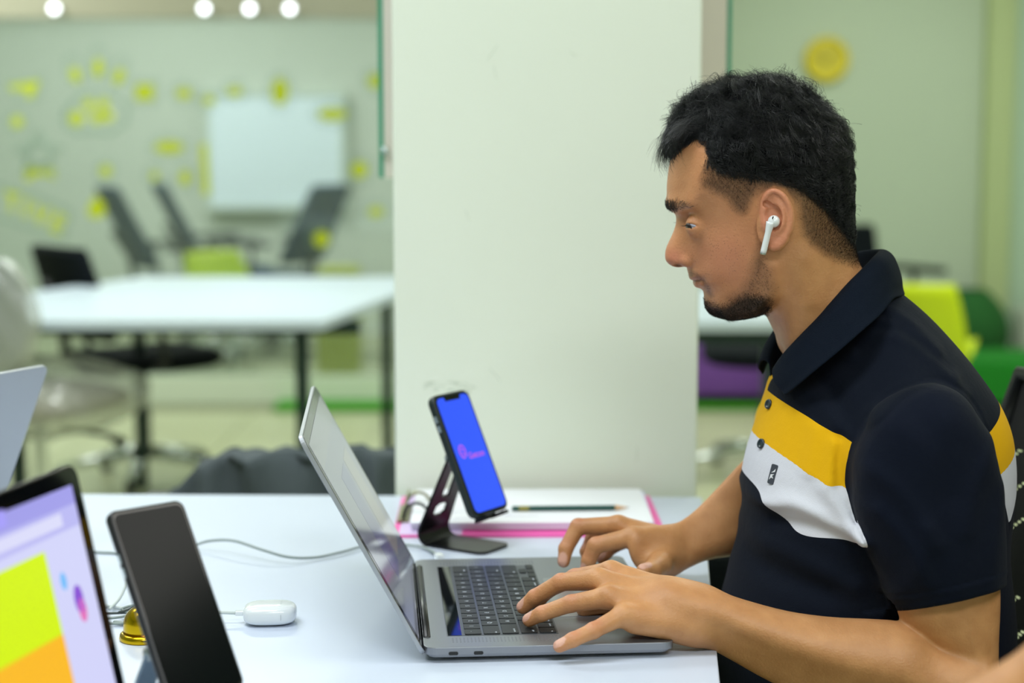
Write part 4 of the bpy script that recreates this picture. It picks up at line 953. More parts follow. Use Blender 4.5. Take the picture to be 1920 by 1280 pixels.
def headS(x, y, z):
    f = headF0(x, y, z); near = y < YM; ys = YM - np.abs(YM - y)
    # brow ridge, cheek bone, nose wing
    f = smin(f, ellipsoid(x, ys, z, HP(1290, 487, 13), (.0088, .0078, .0078)), .0025)
    f = smin(f, capsule(x, ys, z, HP(1268, 384, 16), HP(1300, 380, 46), .006, .006), .012)
    f = smax(f, -ellipsoid(x, ys, z, HP(1271, 499, 7.5), (.0052, .0034, .0034)), .0015)
    # eye : socket, lids, slit
    f = smax(f, -ellipsoid(x, ys, z, HP(1293, 414, 33), (.011, .013, .0075)), .008)
    lid = np.sqrt((x-EYE[0])**2 + (ys-EYE[1])**2 + (z-EYE[2])**2) - .0130
    f = smin(f, lid, .006)
    dx = x - EYE[0]; t = np.clip((dx+.016)/.019, 0, 1)
    zc = EYE[2] + .0001 + .0004*t; half = .0022*np.sqrt(np.clip(1-((dx+.0088)/.0066)**2, 0, 1)) - .0001
    slit = np.abs(z-zc) - half; rr = .0115 - np.sqrt((x-EYE[0])**2 + (ys-EYE[1])**2 + (z-EYE[2])**2)
    f = smax(f, -np.maximum(np.maximum(slit, rr), np.maximum(np.maximum(dx+.0015, -.0148-dx), ys-EYE[1]-.003)), .0006)
    cr = capsule(x, ys, z, HP(1283, 409, 38), HP(1308, 411, 49), .0007, .0006); f = smax(f, -cr, .0018)
    # mouth line and corner
    f = smax(f, -chain(x, ys, z, [HP(1302, 527, -2), HP(1305, 526.5, 9), HP(1312, 526, 19), HP(1321, 527, 29)], [.0009, .0009, .0010, .0007]), .0018)
    f = smin(f, chain(x, ys, z, [HP(1307, 532, 0), HP(1310, 532, 10), HP(1316, 531, 19)], [.0035, .0034, .0024]), .004)
    # jaw line, throat, muscles of the neck
    f = smin(f, chain(x, ys, z, [HP(1450, 500, 57), HP(1440, 548, 53), HP(1415, 575, 44), HP(1370, 583, 30)], [.008, .008, .008, .008]), .012)
    f = smin(f, chain(x, ys, z, [HP(1500, 490, 56), HP(1510, 560, 50), HP(1496, 650, 28)], [.010, .010, .008]), .02)
    e = earS(x, ys, z); f = smin(f, e, .003)
    f = np.maximum(f, (x-CUT0[0])*CUTN[0] + (z-CUT0[2])*CUTN[2])
    return f
t_ = []
hv, hq = mesh_sdf(headS, (.13, YM-.115, .88), (.42, YM+.115, 1.305), .00125)

# --- arms and hands
def hand(joints, x, y, z, palm_k=.010):
    """joints: dict of finger -> list of (px,py,Y,r mm); metacarpals start at 'w_' points"""
    f = None; mc = None
    for nme in ('index', 'middle', 'ring', 'pinky'):
        J = joints[nme]; pts = [np.array(P(a, b, c)) for a, b, c, r in J]; rs = [r*.001 for a, b, c, r in J]
        m = capsule(x, y, z, np.array(P(*joints['w_'+nme][:3])), pts[0], joints['w_'+nme][3]*.001, rs[0]*1.04); mc = m if mc is None else smin(mc, m, .014)
    f = mc
    J = joints['thumb']; pts = [np.array(P(a, b, c)) for a, b, c, r in J]; rs = [r*.001 for a, b, c, r in J]
    f = smin(f, chain(x, y, z, pts, rs, .003), .008)
    for e in joints.get('extra', []):
        f = smin(f, capsule(x, y, z, np.array(P(*e[0][:3])), np.array(P(*e[1][:3])), e[0][3]*.001, e[1][3]*.001), .012)
    for nme in ('index', 'middle', 'ring', 'pinky'):
        J = joints[nme]; pts = [np.array(P(a, b, c)) for a, b, c, r in J]; rs = [r*.001 for a, b, c, r in J]
        g = chain(x, y, z, pts, rs, .0025)
        f = smin(f, g, .0055)
    return f
LH = dict(
 pinky=[(1170,1152,1.602,9.8),(1114,1181,1.587,7.6),(1112,1182,1.586,7.6),(1074,1199,1.579,7.1),(1049,1211,1.576,6.2)],
 ring=[(1142,1119,1.625,10.6),(1071,1131,1.632,8.5),(1016,1150,1.638,7.6),(992,1162,1.644,6.8)],
 middle=[(1122,1086,1.650,10.8),(1052,1091,1.667,8.8),(1003,1119,1.677,7.9),(981,1138,1.682,7.0)],
 index=[(1146,1072,1.678,10.6),(1078,1082,1.704,8.8),(1028,1106,1.716,7.8),(1008,1128,1.720,6.9)],
 thumb=[(1262,1128,1.668,14),(1195,1128,1.695,12.5),(1135,1132,1.700,10),(1095,1140,1.694,8.5)],
 w_pinky=(1300,1172,1.618,14), w_ring=(1310,1155,1.626,15), w_middle=(1310,1142,1.640,15), w_index=(1310,1128,1.652,13),
 extra=[((1190,1165,1.606,11),(1300,1176,1.618,14)), ((1180,1140,1.64,10),(1270,1148,1.645,15))])
RH = dict(
 middle=[(1160,984,1.868,10.2),(1084,987,1.876,9.2),(1061,1028,1.868,8.2),(1057,1052,1.862,7.0)],
 index=[(1188,1006,1.842,10.6),(1117,1022,1.843,9.2),(1104,1050,1.843,8.0),(1099,1068,1.844,7.0)],
 ring=[(1168,992,1.888,10),(1112,1008,1.895,8.6),(1100,1034,1.889,7.6),(1104,1050,1.884,6.8)],
 pinky=[(1185,1008,1.905,9),(1150,1024,1.909,7.6),(1136,1038,1.903,6.8),(1128,1047,1.899,6.2)],
 thumb=[(1252,1040,1.842,13),(1238,1058,1.815,12.5),(1222,1070,1.790,10.5),(1207,1070,1.774,8)],
 w_pinky=(1250,1030,1.895,13), w_ring=(1252,1020,1.885,14), w_middle=(1250,1012,1.870,14), w_index=(1248,1015,1.852,14),
 extra=[((1215,1045,1.855,10),(1245,1048,1.862,13))])
armL = Inflate([(1200,1130),(1212,1108),(1235,1092),(1262,1088),(1300,1096),(1340,1107),(1400,1127),(1480,1148),(1560,1159),(1640,1163),(1688,1167),(1722,1181),(1756,1206),(1800,1212),(1852,1226),(1871,1270),(1872,1310),(1860,1380),(1780,1405),(1640,1362),(1540,1322),(1440,1275),(1370,1236),(1330,1215),(1296,1203),(1262,1198),(1225,1182),(1204,1158)],
  1.650, -.11, W=mm([(1215,1140,13),(1270,1140,21),(1350,1165,24),(1450,1200,30),(1600,1240,40),(1780,1290,43)]), R=mm([(1215,1140,16),(1270,1140,22),(1350,1165,25),(1450,1200,32),(1600,1240,42),(1780,1290,46)]), h=.0015)
armU = Inflate([(1670,1040),(1680,1120),(1688,1160),(1712,1190),(1750,1225),(1790,1290),(1850,1340),(1868,1290),(1870,1200),(1873,1110),(1866,1000),(1830,900),(1740,860),(1690,930)],
  1.618, 0, W=.041, R=.043, h=.0015)
armR = Inflate([(1180,1035),(1190,1005),(1220,993),(1262,984),(1300,960),(1345,915),(1395,862),(1450,815),(1560,780),(1600,860),(1560,960),(1470,1030),(1390,1038),(1330,1046),(1290,1062),(1258,1080),(1228,1084),(1195,1065)],
  1.748, .62, W=mm([(1195,1035,12),(1240,1030,22),(1300,1010,25),(1400,950,34),(1550,850,40)]), R=mm([(1240,1030,24),(1300,1010,26),(1400,950,38),(1550,850,42)]), h=.0015)
tend = [([P(1140,1104,1.6), ] , 0)]
def leftArm(x, y, z):
    f = hand(LH, x, y, z); f = smin(f, armL(x, y, z), .020); f = smin(f, armU(x, y, z), .006)
    return f - .0003*wob(x, y, z, 300, 5)*0
def rightArm(x, y, z):
    f = hand(RH, x, y, z); f = smin(f, armR(x, y, z), .012)
    return f
lv, lq = mesh_sdf(leftArm, (-.02, 1.54, .66), (.50, 1.76, 1.0), .00125)
rv, rq = mesh_sdf(rightArm, (.03, 1.74, .74), (.46, 2.10, .96), .00125)

# nails : the fingertip zone facing up and out, painted in the skin and raised a little
def nail_list(J, side):
    out = []
    for nme in ('index', 'middle', 'ring', 'pinky', 'thumb'):
        a, b = J[nme][-2], J[nme][-1]; A, B = np.array(P(*a[:3])), np.array(P(*b[:3])); out.append((A, B, b[3]*.001))
    return out
NAILS = nail_list(LH, 0) + nail_list(RH, 1)

fade_hi = [(1300,262),(1328,262),(1334,285),(1332,305),(1350,322),(1400,330),(1450,338),(1500,352),(1540,385),(1568,420),(1596,455),(1640,455),(1640,100),(1200,100),(1200,330),(1262,292),(1275,280)]
fade_lo = [(1300,262),(1328,262),(1332,288),(1322,315),(1311,338),(1314,352),(1330,360),(1348,368),(1362,376),(1372,392),(1384,402),(1396,404),(1404,396),(1412,378),(1425,360),(1450,345),(1475,352),(1492,375),(1497,410),(1503,440),(1520,462),(1545,480),(1572,492),(1600,500),(1650,500),(1650,100),(1200,100),(1200,330),(1262,292),(1275,280)]
beard_hi = [(1322,566),(1332,572),(1345,577),(1362,572),(1380,562),(1400,552),(1425,556),(1442,560),(1440,580),(1425,592),(1400,600),(1360,606),(1330,600),(1318,580)]
beard_lo = [(1318,556),(1330,562),(1345,566),(1360,556),(1385,545),(1400,520),(1408,490),(1418,462),(1432,450),(1440,470),(1448,500),(1458,540),(1452,575),(1435,600),(1400,606),(1360,612),(1322,606),(1312,580)]
must = [(1296,508),(1306,512),(1318,520),(1326,528),(1332,540),(1338,556),(1332,562),(1324,545),(1316,528),(1304,520),(1293,516)]
brow = [(1251,384),(1256,380),(1264,378),(1276,377),(1292,381),(1306,388),(1290,388),(1276,390),(1268,398),(1260,396),(1254,391)]
G_ = lambda poly: Grid2((1190, 90), (1700, 800), 2.0, lambda X, Y: poly_sdf(X, Y, np.array(poly, float)))
gFH, gFL, gBH, gBL, gMU, gBR = map(G_, (fade_hi, fade_lo, beard_hi, beard_lo, must, brow))
def side_px(x, y, z): return project(x, YM - np.abs(YM-y), z)
sstep = lambda v, a, b: np.clip((v-a)/(b-a), 0, 1)
earg = Grid2((1190, 90), (1700, 800), 2.0, lambda X, Y: poly_sdf(X, Y, np.array(earc, float)))
def skin_attrs(x, y, z):
    px, py = side_px(x, y, z); head = (z > .93) & (x > .12)
    far = np.abs(YM-y)
    em = np.clip(1 - sstep(-earg(px, py), -3, 2)*(far > .070), 0, 1)   # no hair on the ear
    d1 = sstep(-gFH(px, py), -42, 6); d2 = sstep(-gFL(px, py), -5, 13)
    hair = np.maximum(d1**.9*.97, d2*.66)
    hair = np.minimum(hair, d2*1.6 if False else np.clip(d2*2.5, 0, 1))
    bd = np.maximum(sstep(-gBH(px, py), -14, 8)*.90, sstep(-gBL(px, py), -8, 16)*.48)
    bd = np.maximum(bd, sstep(-gMU(px, py), -4, 4)*.42)
    br = sstep(-gBR(px, py), -3, 2)*.40*(x < .30)*np.clip(1.25-(px-1256)/34, 0, 1)
    nos = .75*np.exp(-((px-1271)/7)**2 - ((py-498)/3.2)**2); ml = .6*np.exp(-((py-526.5-.0*(px-1310))/1.6)**2)*((px > 1300) & (px < 1322))  # shade inside the nostril and along the mouth line, painted into the skin
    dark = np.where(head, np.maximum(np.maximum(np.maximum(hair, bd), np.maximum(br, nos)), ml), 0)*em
    lip = np.where(head, np.exp(-((px-1309)/9)**2 - ((py-531)/4.5)**2)*.7, 0) + np.where(head, np.exp(-((px-1303)/9)**2 - ((py-521)/3)**2)*.5, 0)
    red = np.where(head, (1-em)*.45 + np.exp(-((px-1262)/22)**2 - ((py-482)/18)**2)*.5 + np.exp(-((px-1360)/60)**2 - ((py-480)/60)**2)*.34 + .18*np.clip((1500-px)/60, 0, 1), 0)
    fr = np.where(head, np.minimum(1, 1.6*np.exp(-((px-1350)/62)**2 - ((py-485)/55)**2)), 0)
    nail = np.zeros_like(x)
    for A, B, r in NAILS:
        d = (B-A)/np.linalg.norm(B-A); up = np.array([-.15, -.45, .88]); up = up - d*(up@d); up /= np.linalg.norm(up)
        s = np.cross(d, up); q = np.stack([x-B[0], y-B[1], z-B[2]], -1); u = q@d; v = q@s; w = q@up
        nail = np.maximum(nail, sstep(1 - ((u+.15*r)/(1.15*r))**2 - (v/(.80*r))**2, -.02, .08)*(w > .25*r)*(np.linalg.norm(q, axis=-1) < r*2))
    kn = np.zeros_like(x)
    for J in (LH, RH):
        for nme in ('index', 'middle', 'ring', 'pinky'):
            for j in J[nme][1:-1]:
                p = np.array(P(*j[:3])); kn = np.maximum(kn, np.exp(-((x-p[0])**2 + (y-p[1])**2 + (z-p[2]-.006)**2)/.0085**2))
            j = J[nme][-1]; p = np.array(P(*j[:3])); kn = np.maximum(kn, .6*np.exp(-((x-p[0])**2 + (y-p[1])**2 + (z-p[2])**2)/.010**2))
    red = red + np.where(head, 0, kn*.45)
    return dict(dark=dark, lip=np.clip(lip, 0, 1), red=np.clip(red, 0, 1), freckle=fr, nail=nail)
body, bV, bQ = to_obj('body', [(hv, hq), (lv, lq), (rv, rq)], skin, man, skin_attrs)

# eyeballs
me_ = mat('eye_white', 'b4b8cc', .12, coat=.8)
for s in (1, -1):
    c = Vector((EYE[0], EYE[1] if s == 1 else 2*YM-EYE[1], EYE[2]))
    o = MB().lathe([(max(1e-4, ER*math.sin(PI*k/24)), -ER*math.cos(PI*k/24)) for k in range(25)], n=36).obj('eyeball', me_, None, smooth=True); wparent(o, man); o.location = c
    d = Vector((-.86, -.40*s, -.24)).normalized(); R_m = d.to_track_quat('Z', 'Y').to_matrix().to_4x4()
    i = MB().lathe([(.0001, 0), (.0058, -.0009), (.0058, -.0015), (.0001, -.0016)], n=28, M=R_m @ Matrix.Translation((0, 0, ER+.0006))).obj('iris', mat('iris_brown', '1e1512', .35), o, smooth=True)
# --- hair
m_hair = bpy.data.materials.new('black_hair'); m_hair.use_nodes = True; hb = pbsdf(m_hair); hb.inputs['Base Color'].default_value = lin('0c0f12'); hb.inputs['Roughness'].default_value = .36; hb.inputs['Specular IOR Level'].default_value = .55
m_fade = mat('short_brown_black_hair', '1c1713', .6)
gTH = G_(fade_hi)
def hairS(x, y, z):
    px, py = side_px(x, y, z); d = -gTH(px, py)
    top = np.clip((330-py)/170, 0, 1); th = .0072*sstep(d, -4, 60)*(.35+.65*top) + .0022*sstep(d, 0, 14) - .0012
    th = th + .004*sstep(1345-px, 0, 70)*sstep(d, 0, 25)
    cl = wob(x, y*.5, z, 420, 7) ; cl2 = wob(x*1.0, y*.6, z, 900, 7, 3)
    th = th + (.0016*cl + .0009*cl2)*sstep(d, 6, 60)*(.25+.75*top)
    return headF0(x, y, z) - th
hrv, hrq = mesh_sdf(hairS, (.13, YM-.10, 1.04), (.40, YM+.10, 1.325), .0014)
# keep only what stands off the scalp inside the hair outline
pxh, pyh = side_px(hrv[:, 0], hrv[:, 1], hrv[:, 2]); keep = (gTH(pxh, pyh) < 2)
fq = keep[hrq].all(1); hrq2 = hrq[fq]; used = np.unique(hrq2); rm = -np.ones(len(hrv), int); rm[used] = np.arange(len(used))
hair, hV, hQ = to_obj('hair', [(hrv[used], rm[hrq2])], mat('hair_mass_black', '090b0e', .85, spec=.1), man)
hN = vnormals(hV, hQ); rs = np.random.RandomState(3)
def unit(v): return v/(np.linalg.norm(v, axis=-1)[..., None]+1e-12)
def grow(V, N, n, prob, dirf, length, k, curl=0, lift=.3, jit=.25, seed=1, clump=0):
    r = np.random.RandomState(seed); idx = r.choice(len(V), n, p=prob/prob.sum()); p0 = V[idx] + r.normal(size=(n, 3))*.0004; nn = N[idx]
    d = unit(dirf(p0)); cw = np.stack([wob(p0[:, 0], p0[:, 1], p0[:, 2], 170, 5, o_) for o_ in (0, 4, 8)], 1)
    d = unit(d + cw*clump + r.normal(size=(n, 3))*jit); d = unit(d - nn*(d*nn).sum(1)[:, None]); L = length(p0, r)[:, None]
    side = np.cross(nn, d); ph = (wob(p0[:, 0], p0[:, 1], p0[:, 2], 120, 5, 2)*3 + r.rand(n)*.8) if clump else r.rand(n)*6.28; path = [p0 - nn*(.0025 if clump else .0008)]; p0 = p0 - nn*(.0018 if clump else 0)
    for j in range(1, k):
        t = j/(k-1); c = curl*.35*L*np.sin(6.0*t + ph[:, None]) - curl*.35*L*np.sin(ph[:, None]); bend = nn*(lift*L*(t - .75*t*t)*1.6)
        path.append(p0 + d*L*t + bend + side*c + nn*(c*.15) )
    return np.stack(path, 1)
pxh, pyh = side_px(hV[:, 0], hV[:, 1], hV[:, 2]); CR = np.array([HP(1530, 190, 0)[0], YM, HP(1530, 190, 0)[2]])   # crown
def dir_top(p):
    v = p - CR; v[:, 1] *= .35; v = unit(v); v[:, 0] -= .35*(p[:, 2] > 1.22); return v
prob = np.where(pyh < 300, 1.0, .9)*(np.abs(hN).sum(1) > 0)
topw = lambda p: np.clip((p[:, 2]-1.16)/.12, 0, 1)
paths = grow(hV, hN, 27000, prob, dir_top, lambda p, r: .006 + (.011 + .009*r.rand(len(p)))*topw(p)**1.3, 8, curl=1.1, lift=.05, jit=.14, seed=4, clump=.45)
hs = strands('hair_strand', None, paths, .00024, m_hair, hair); hs['kind'] = 'stuff'
# curls on the crown outline and the fringe
r = np.random.RandomState(9); P_ = []
for i in range(900):
    w = r.uniform(-48, 60); u = r.rand(); a = HP(1268 + 62*u + r.normal()*5, 262 - 45*u + r.normal()*9, w)
    tx, ty = (1236 + 28*u + r.normal()*9, 282 + 10*r.normal() - 40*u + r.rand()*26)
    b = HP(tx, ty, w*.95 + r.normal()*6); c = a*.45 + b*.55 + np.array([-.007, 0, .012 + .006*r.rand()])
    hook = b + np.array([.004 + .006*r.rand(), r.normal()*.002, -.006 - .006*r.rand()]) if r.rand() < .6 else b + np.array([-.001, 0, -.006])
    ts = np.linspace(0, 1, 7); pts = [a*(1-t)**3 + 3*c*t*(1-t)**2 + 3*b*t*t*(1-t) + hook*t**3 for t in ts]; P_.append(pts)
for i in range(160):
    u = r.rand(); sx, sy = [(1300, 205), (1345, 178), (1400, 154), (1450, 150), (1500, 170), (1560, 225), (1590, 300), (1597, 380)][min(7, int(u*8))]
    a = HP(sx + r.normal()*22, sy + 12 + r.normal()*5, r.uniform(-40, 40)); d = np.array([-.5 + r.normal()*.7, r.normal()*.3, .7*(sy < 240) + r.normal()*.4]); L = .006*r.rand()+.003
    b = a + d*L + np.array([0, 0, .004]); c = b + np.array([-.006, 0, -.003])*r.rand()*2; ts = np.linspace(0, 1, 7); P_.append([a*(1-t)**2 + 2*b*t*(1-t) + c*t*t for t in ts])
fs_ = strands('fringe_strand', None, np.array(P_), .00017, m_hair, hair); fs_['kind'] = 'stuff'
bN = vnormals(bV, bQ); at = skin_attrs(bV[:, 0], bV[:, 1], bV[:, 2]); pxb, pyb = side_px(bV[:, 0], bV[:, 1], bV[:, 2]); hm = (bV[:, 2] > .95)
far = np.abs(YM-bV[:, 1]); notear = 1 - sstep(-earg(pxb, pyb), -4, 2)*(far > .068)
pf = np.where(hm, sstep(-gFL(pxb, pyb), -4, 26)*notear*(pyb > 240)*sstep(pyb, 240, 330), 0)
def dir_side(p): return np.tile(np.array([.35, 0, -1.0]), (len(p), 1)) + np.where(p[:, :1] < .25, [[-.5, 0, .15]], [[0, 0, 0]])
paths = grow(bV, bN, 70000, pf + 1e-9, dir_side, lambda p, r: .0020 + .0085*np.clip(-gFH(*side_px(p[:, 0], p[:, 1], p[:, 2]))/40+.75, 0, 1)**1.5*r.rand(len(p)), 3, lift=.35, jit=.3, seed=5)
o = strands('fade_hair', None, paths, .00008, m_fade, hair); o['kind'] = 'stuff'
pbd = np.where(hm, sstep(-gBH(pxb, pyb), -10, 10) + .22*sstep(-gBL(pxb, pyb), -4, 14) + .05*sstep(-gMU(pxb, pyb), -3, 4), 0)*notear
def dir_beard(p): return np.tile(np.array([-.35, 0, -.9]), (len(p), 1)) + np.where(p[:, :1] > .24, [[.55, 0, .1]], [[0, 0, 0]])
paths = grow(bV, bN, 19000, pbd + 1e-9, dir_beard, lambda p, r: .003 + .0085*r.rand(len(p))*np.clip(-gBH(*side_px(p[:, 0], p[:, 1], p[:, 2]))/16+.9, .25, 1), 4, lift=.45, jit=.4, curl=.3, seed=6)
o = strands('beard', None, paths, .00010, m_fade, man); o['kind'] = 'stuff'
pbr = np.where(hm, sstep(-gBR(pxb, pyb), -2, 3)*np.exp(-np.clip(pxb-1258, 0, 99)/15), 0)
paths = grow(bV, bN, 900, pbr + 1e-9, lambda p: np.tile(np.array([.6, 0, .25]), (len(p), 1)) + np.where(p[:, :1] < .172, [[-.9, 0, 0]], [[0, 0, 0]]), lambda p, r: .003 + .003*r.rand(len(p)), 4, lift=.12, jit=.22, seed=7)
o = strands('eyebrow', None, paths, .00015, m_fade, man); o['kind'] = 'stuff'
L_ = []
for s in (1, -1):
    for i in range(26):
        u = i/25; a = np.array([EYE[0] - .0122 + .009*u, EYE[1] - .004 - .006*u, EYE[2] + .0020 - .001*abs(u-.4)]); d = np.array([-.007 + .004*u, -.001-.002*u, -.0015 + .001*r.rand()])
        p = [a + d*t + np.array([0, 0, -.0016*t*(1-t)*4]) for t in np.linspace(0, 1, 4)]
        if s < 0: p = [np.array([q[0], 2*YM-q[1], q[2]]) for q in p]
        L_.append(p)
o = strands('eyelash', None, np.array(L_), .00016, m_hair, man); o['kind'] = 'stuff'
# --- white earphone in the ear
m_w = mat('glossy_white_plastic', '')
t = empty('earphone', tuple(EP(1448, 415, 2))); tag(t, 'white wireless earphone in the man\'s ear', 'earphone')
o0 = Vector(t.location); bud = MB(); h0 = Vector(EP(1451, 415, 3)) - o0
def bl_(u, v):
    th = PI*v; s = math.sin(th); a = 2*PI*u; return h0 + Vector((.0062*s*math.cos(a), .0066*math.cos(th), .0062*s*math.sin(a)))
MB().grid(lambda u, v: bl_(u, min(.999, max(.001, v))), 32, 20, True).obj('bud', m_w, t, smooth=True)
s0, s1 = Vector(EP(1445, 416, 6)) - o0, Vector(EP(1431, 474, 4)) - o0
n_ = 12; pth = [s0 + (s1-s0)*k/n_ for k in range(n_+1)]; rr_ = [.0046 - .0014*min(1, k/4) for k in range(n_+1)]
MB().tube(pth, rr_, 20).obj('stem', m_w, t, smooth=True)
MB().tube([s1 + (s0-s1).normalized()*-.0002, s1 - (s0-s1).normalized()*.0012], .0033, 20).obj('stem_cap', mat('steel', ''), t)
vv = Vector(EP(1449, 408, 9.7)) - o0; MB().prism(rrect(.0012, .0030, .0006), -.0002, .0004, Matrix.Translation(vv) @ Matrix.Rotation(PI/2, 4, 'X') @ Matrix.Rotation(-.35, 4, 'Z')).obj('vent', m_hinge, t)
# ------------------------------------------------------------ polo shirt, trousers, office chair
YT = 1.80
m_shirt = bpy.data.materials.new('polo_knit'); m_shirt.use_nodes = True
def build_shirt():
    nt = m_shirt.node_tree; b = pbsdf(m_shirt); L = nt.links.new; b.inputs['Roughness'].default_value = .88; b.inputs['Sheen Weight'].default_value = .02; b.inputs['Specular IOR Level'].default_value = .12
    def attr(n):
        a = nt.nodes.new('ShaderNodeAttribute'); a.attribute_name = n; return a.outputs['Fac']
    def gt(a, v):
        m = nt.nodes.new('ShaderNodeMath'); m.operation = 'GREATER_THAN'; L(a, m.inputs[0]); m.inputs[1].default_value = v; return m.outputs[0]
    def mul(a, c):
        m = nt.nodes.new('ShaderNodeMath'); m.operation = 'MULTIPLY'; L(a, m.inputs[0]); L(c, m.inputs[1]); return m.outputs[0]
    def mix(fac, A, B):
        m = nt.nodes.new('ShaderNodeMix'); m.data_type = 'RGBA'
        for k, v in ((0, fac), (6, A), (7, B)):
            if hasattr(v, 'links'): L(v, m.inputs[k])
            else: m.inputs[k].default_value = v
        return m.outputs[2]
    s = attr('ring'); tor = gt(attr('torso'), 0)
    c = mix(gt(s, 0.0), lin('0a111e'), lin('d3d5df')); c = mix(gt(s, 1.0), c, lin('e3ae10')); c = mix(gt(s, 2.0), c, lin('0a111e'))
    c = mix(tor, lin('0a1120'), c); c = mix(attr('yellow_edge'), c, lin('e3ae10'))
    L(c, b.inputs['Base Color'])
    tc = nt.nodes.new('ShaderNodeTexCoord'); hs = []
    for i, (sc_, st) in enumerate(((900, .25), (120, .12))):
        n = nt.nodes.new('ShaderNodeTexNoise'); n.inputs['Scale'].default_value = sc_; n.inputs['Detail'].default_value = 2; L(tc.outputs['Object'], n.inputs['Vector'])
        bp = nt.nodes.new('ShaderNodeBump'); bp.inputs['Strength'].default_value = st; bp.inputs['Distance'].default_value = .001 if i == 0 else .003; L(n.outputs['Fac'], bp.inputs['Height'])
        if hs: L(hs[-1].outputs[0], bp.inputs['Normal'])
        hs.append(bp)
    L(hs[-1].outputs[0], b.inputs['Normal'])
build_shirt()
torsoF = Inflate([(1462,700),(1446,716),(1438,742),(1427,775),(1413,815),(1400,852),(1391,890),(1389,915),(1393,940),(1393,975),(1388,1010),(1376,1050),(1364,1090),(1352,1130),(1346,1180),(1344,1280),(1350,1420),(1380,1560),(1500,1640),(1800,1640),(1885,1500),(1893,1300),(1886,1120),(1881,1020),(1883,960),(1890,905),(1892,855),(1884,800),(1864,752),(1834,706),(1790,648),(1738,590),(1690,548),(1650,520),(1618,512),(1570,580),(1530,640)],
  YT, 0, W=mm([(1560,600,76),(1500,680,96),(1530,690,112),(1570,655,112),(1600,620,105),(1500,735,114),(1470,725,104),(1450,760,116),(1620,550,70),(1640,600,104),(1620,650,128),(1600,700,152),(1640,720,172),(1700,720,172),(1560,760,160),(1700,800,172),(1500,800,140),(1430,850,128),(1450,920,145),(1500,1000,152),(1700,1000,160),(1600,1150,160),(1400,1200,150),(1820,800,140),(1860,880,128),(1760,660,128),(1700,590,88),(1660,540,60),(1800,1200,160),(1600,1500,170)]),
  R=mm([(1560,600,50),(1470,720,50),(1430,800,80),(1400,900,90),(1400,1100,95),(1640,560,45),(1750,640,60),(1850,780,70),(1880,900,80),(1600,900,110),(1600,1400,100),(1600,700,80)]), h=.002, blur=3)
sleeveF = Inflate([(1622,800),(1640,768),(1672,742),(1712,724),(1752,718),(1794,738),(1832,785),(1860,840),(1875,900),(1880,980),(1883,1060),(1888,1180),(1886,1260),(1690,1260),(1671,1152),(1652,1095),(1625,1030),(1602,960),(1594,900),(1602,848)],
  1.622, 0, W=mm([(1700,760,52),(1740,850,62),(1740,1000,62),(1760,1150,61),(1640,900,52),(1780,1250,61)]), R=mm([(1700,760,55),(1740,850,66),(1740,1000,64),(1760,1150,58),(1640,900,50)]), h=.002)
h1, h2 = P(1672, 1156, 1.57), P(1884, 1105, 1.57); hd = np.array(h2 - h1); hd /= np.linalg.norm(hd); hn = np.cross(hd, np.array([0, 1, 0])); hn = hn*(1 if hn[2] < 0 else -1); hn = hn + np.array([0, -.20, 0]); hn /= np.linalg.norm(hn); hp = np.array(h1)
# folds: (polyline px, depth mm, width mm); negative digs in
FOLDS = [([(1612,862),(1660,900),(1715,985)], 2.0, 9), ([(1622,935),(1668,985),(1705,1060)], 2.2, 9), ([(1850,800),(1800,870),(1772,960)], 1.6, 10), ([(1690,760),(1730,820),(1745,900)], -1.4, 12), ([(1640,604),(1668,590),(1700,592),(1745,618),(1790,668)], 2.2, 6), ([(1625,640),(1665,615),(1710,618),(1760,655),(1810,715)], 2.4, 6), ([(1622,682),(1660,646),(1710,645),(1770,690),(1822,745)], 2.2, 6),
 ([(1612,640),(1640,612),(1680,603),(1730,628)], -2, 5), ([(1640,668),(1690,632),(1740,645),(1800,700)], -2, 5),
 ([(1530,700),(1560,720),(1590,760),(1600,800)], -3, 9), ([(1500,745),(1545,760),(1580,800)], 2.5, 9),
 ([(1560,905),(1566,870),(1572,840)], 3.0, 7), ([(1530,900),(1536,865),(1545,820)], 2.2, 7), ([(1585,830),(1580,880),(1584,915)], -3, 6),
 ([(1400,950),(1450,975),(1500,960),(1560,985),(1600,1005)], 3.5, 8), ([(1480,1005),(1540,1000),(1600,1018)], -2.5, 7), ([(1555,925),(1580,970),(1600,1010)], 3, 7),
 ([(1390,1020),(1440,1050),(1500,1060),(1600,1100)], 3, 12), ([(1380,1080),(1450,1100),(1560,1120)], -3, 12),
 ([(1660,1090),(1690,1030),(1700,960)], 2, 10), ([(1860,900),(1830,1000),(1825,1090)], 2, 12), ([(1760,760),(1800,800),(1830,860)], 2, 14)]
_fx = []
for pl_, dp, wd in FOLDS:
    q = np.array([[P(a, b, 1.64).x, P(a, b, 1.64).z] for a, b in catmull(pl_, 4, False)]); _fx.append((q, dp*.0016, wd*.001))
def foldfn(X, Y):
    s = np.zeros(X.shape)
    for q, dp, wd in _fx:
        d = np.full(X.shape, 1e9)
        L = len(q)
        for i in range(L-1):
            ax, ay = q[i]; ex, ey = q[i+1]-q[i]; l = ex*ex+ey*ey+1e-12; t = np.clip(((X-ax)*ex+(Y-ay)*ey)/l, 0, 1); d = np.minimum(d, (X-ax-t*ex)**2+(Y-ay-t*ey)**2)
        s += dp*np.exp(-d/wd**2)
    return s
foldG = Grid2((.18, .55), (.62, 1.12), .002, foldfn)
def torsoS(x, y, z):
    f = torsoF(x, y, z); ys = YT - np.abs(YT-y); return f
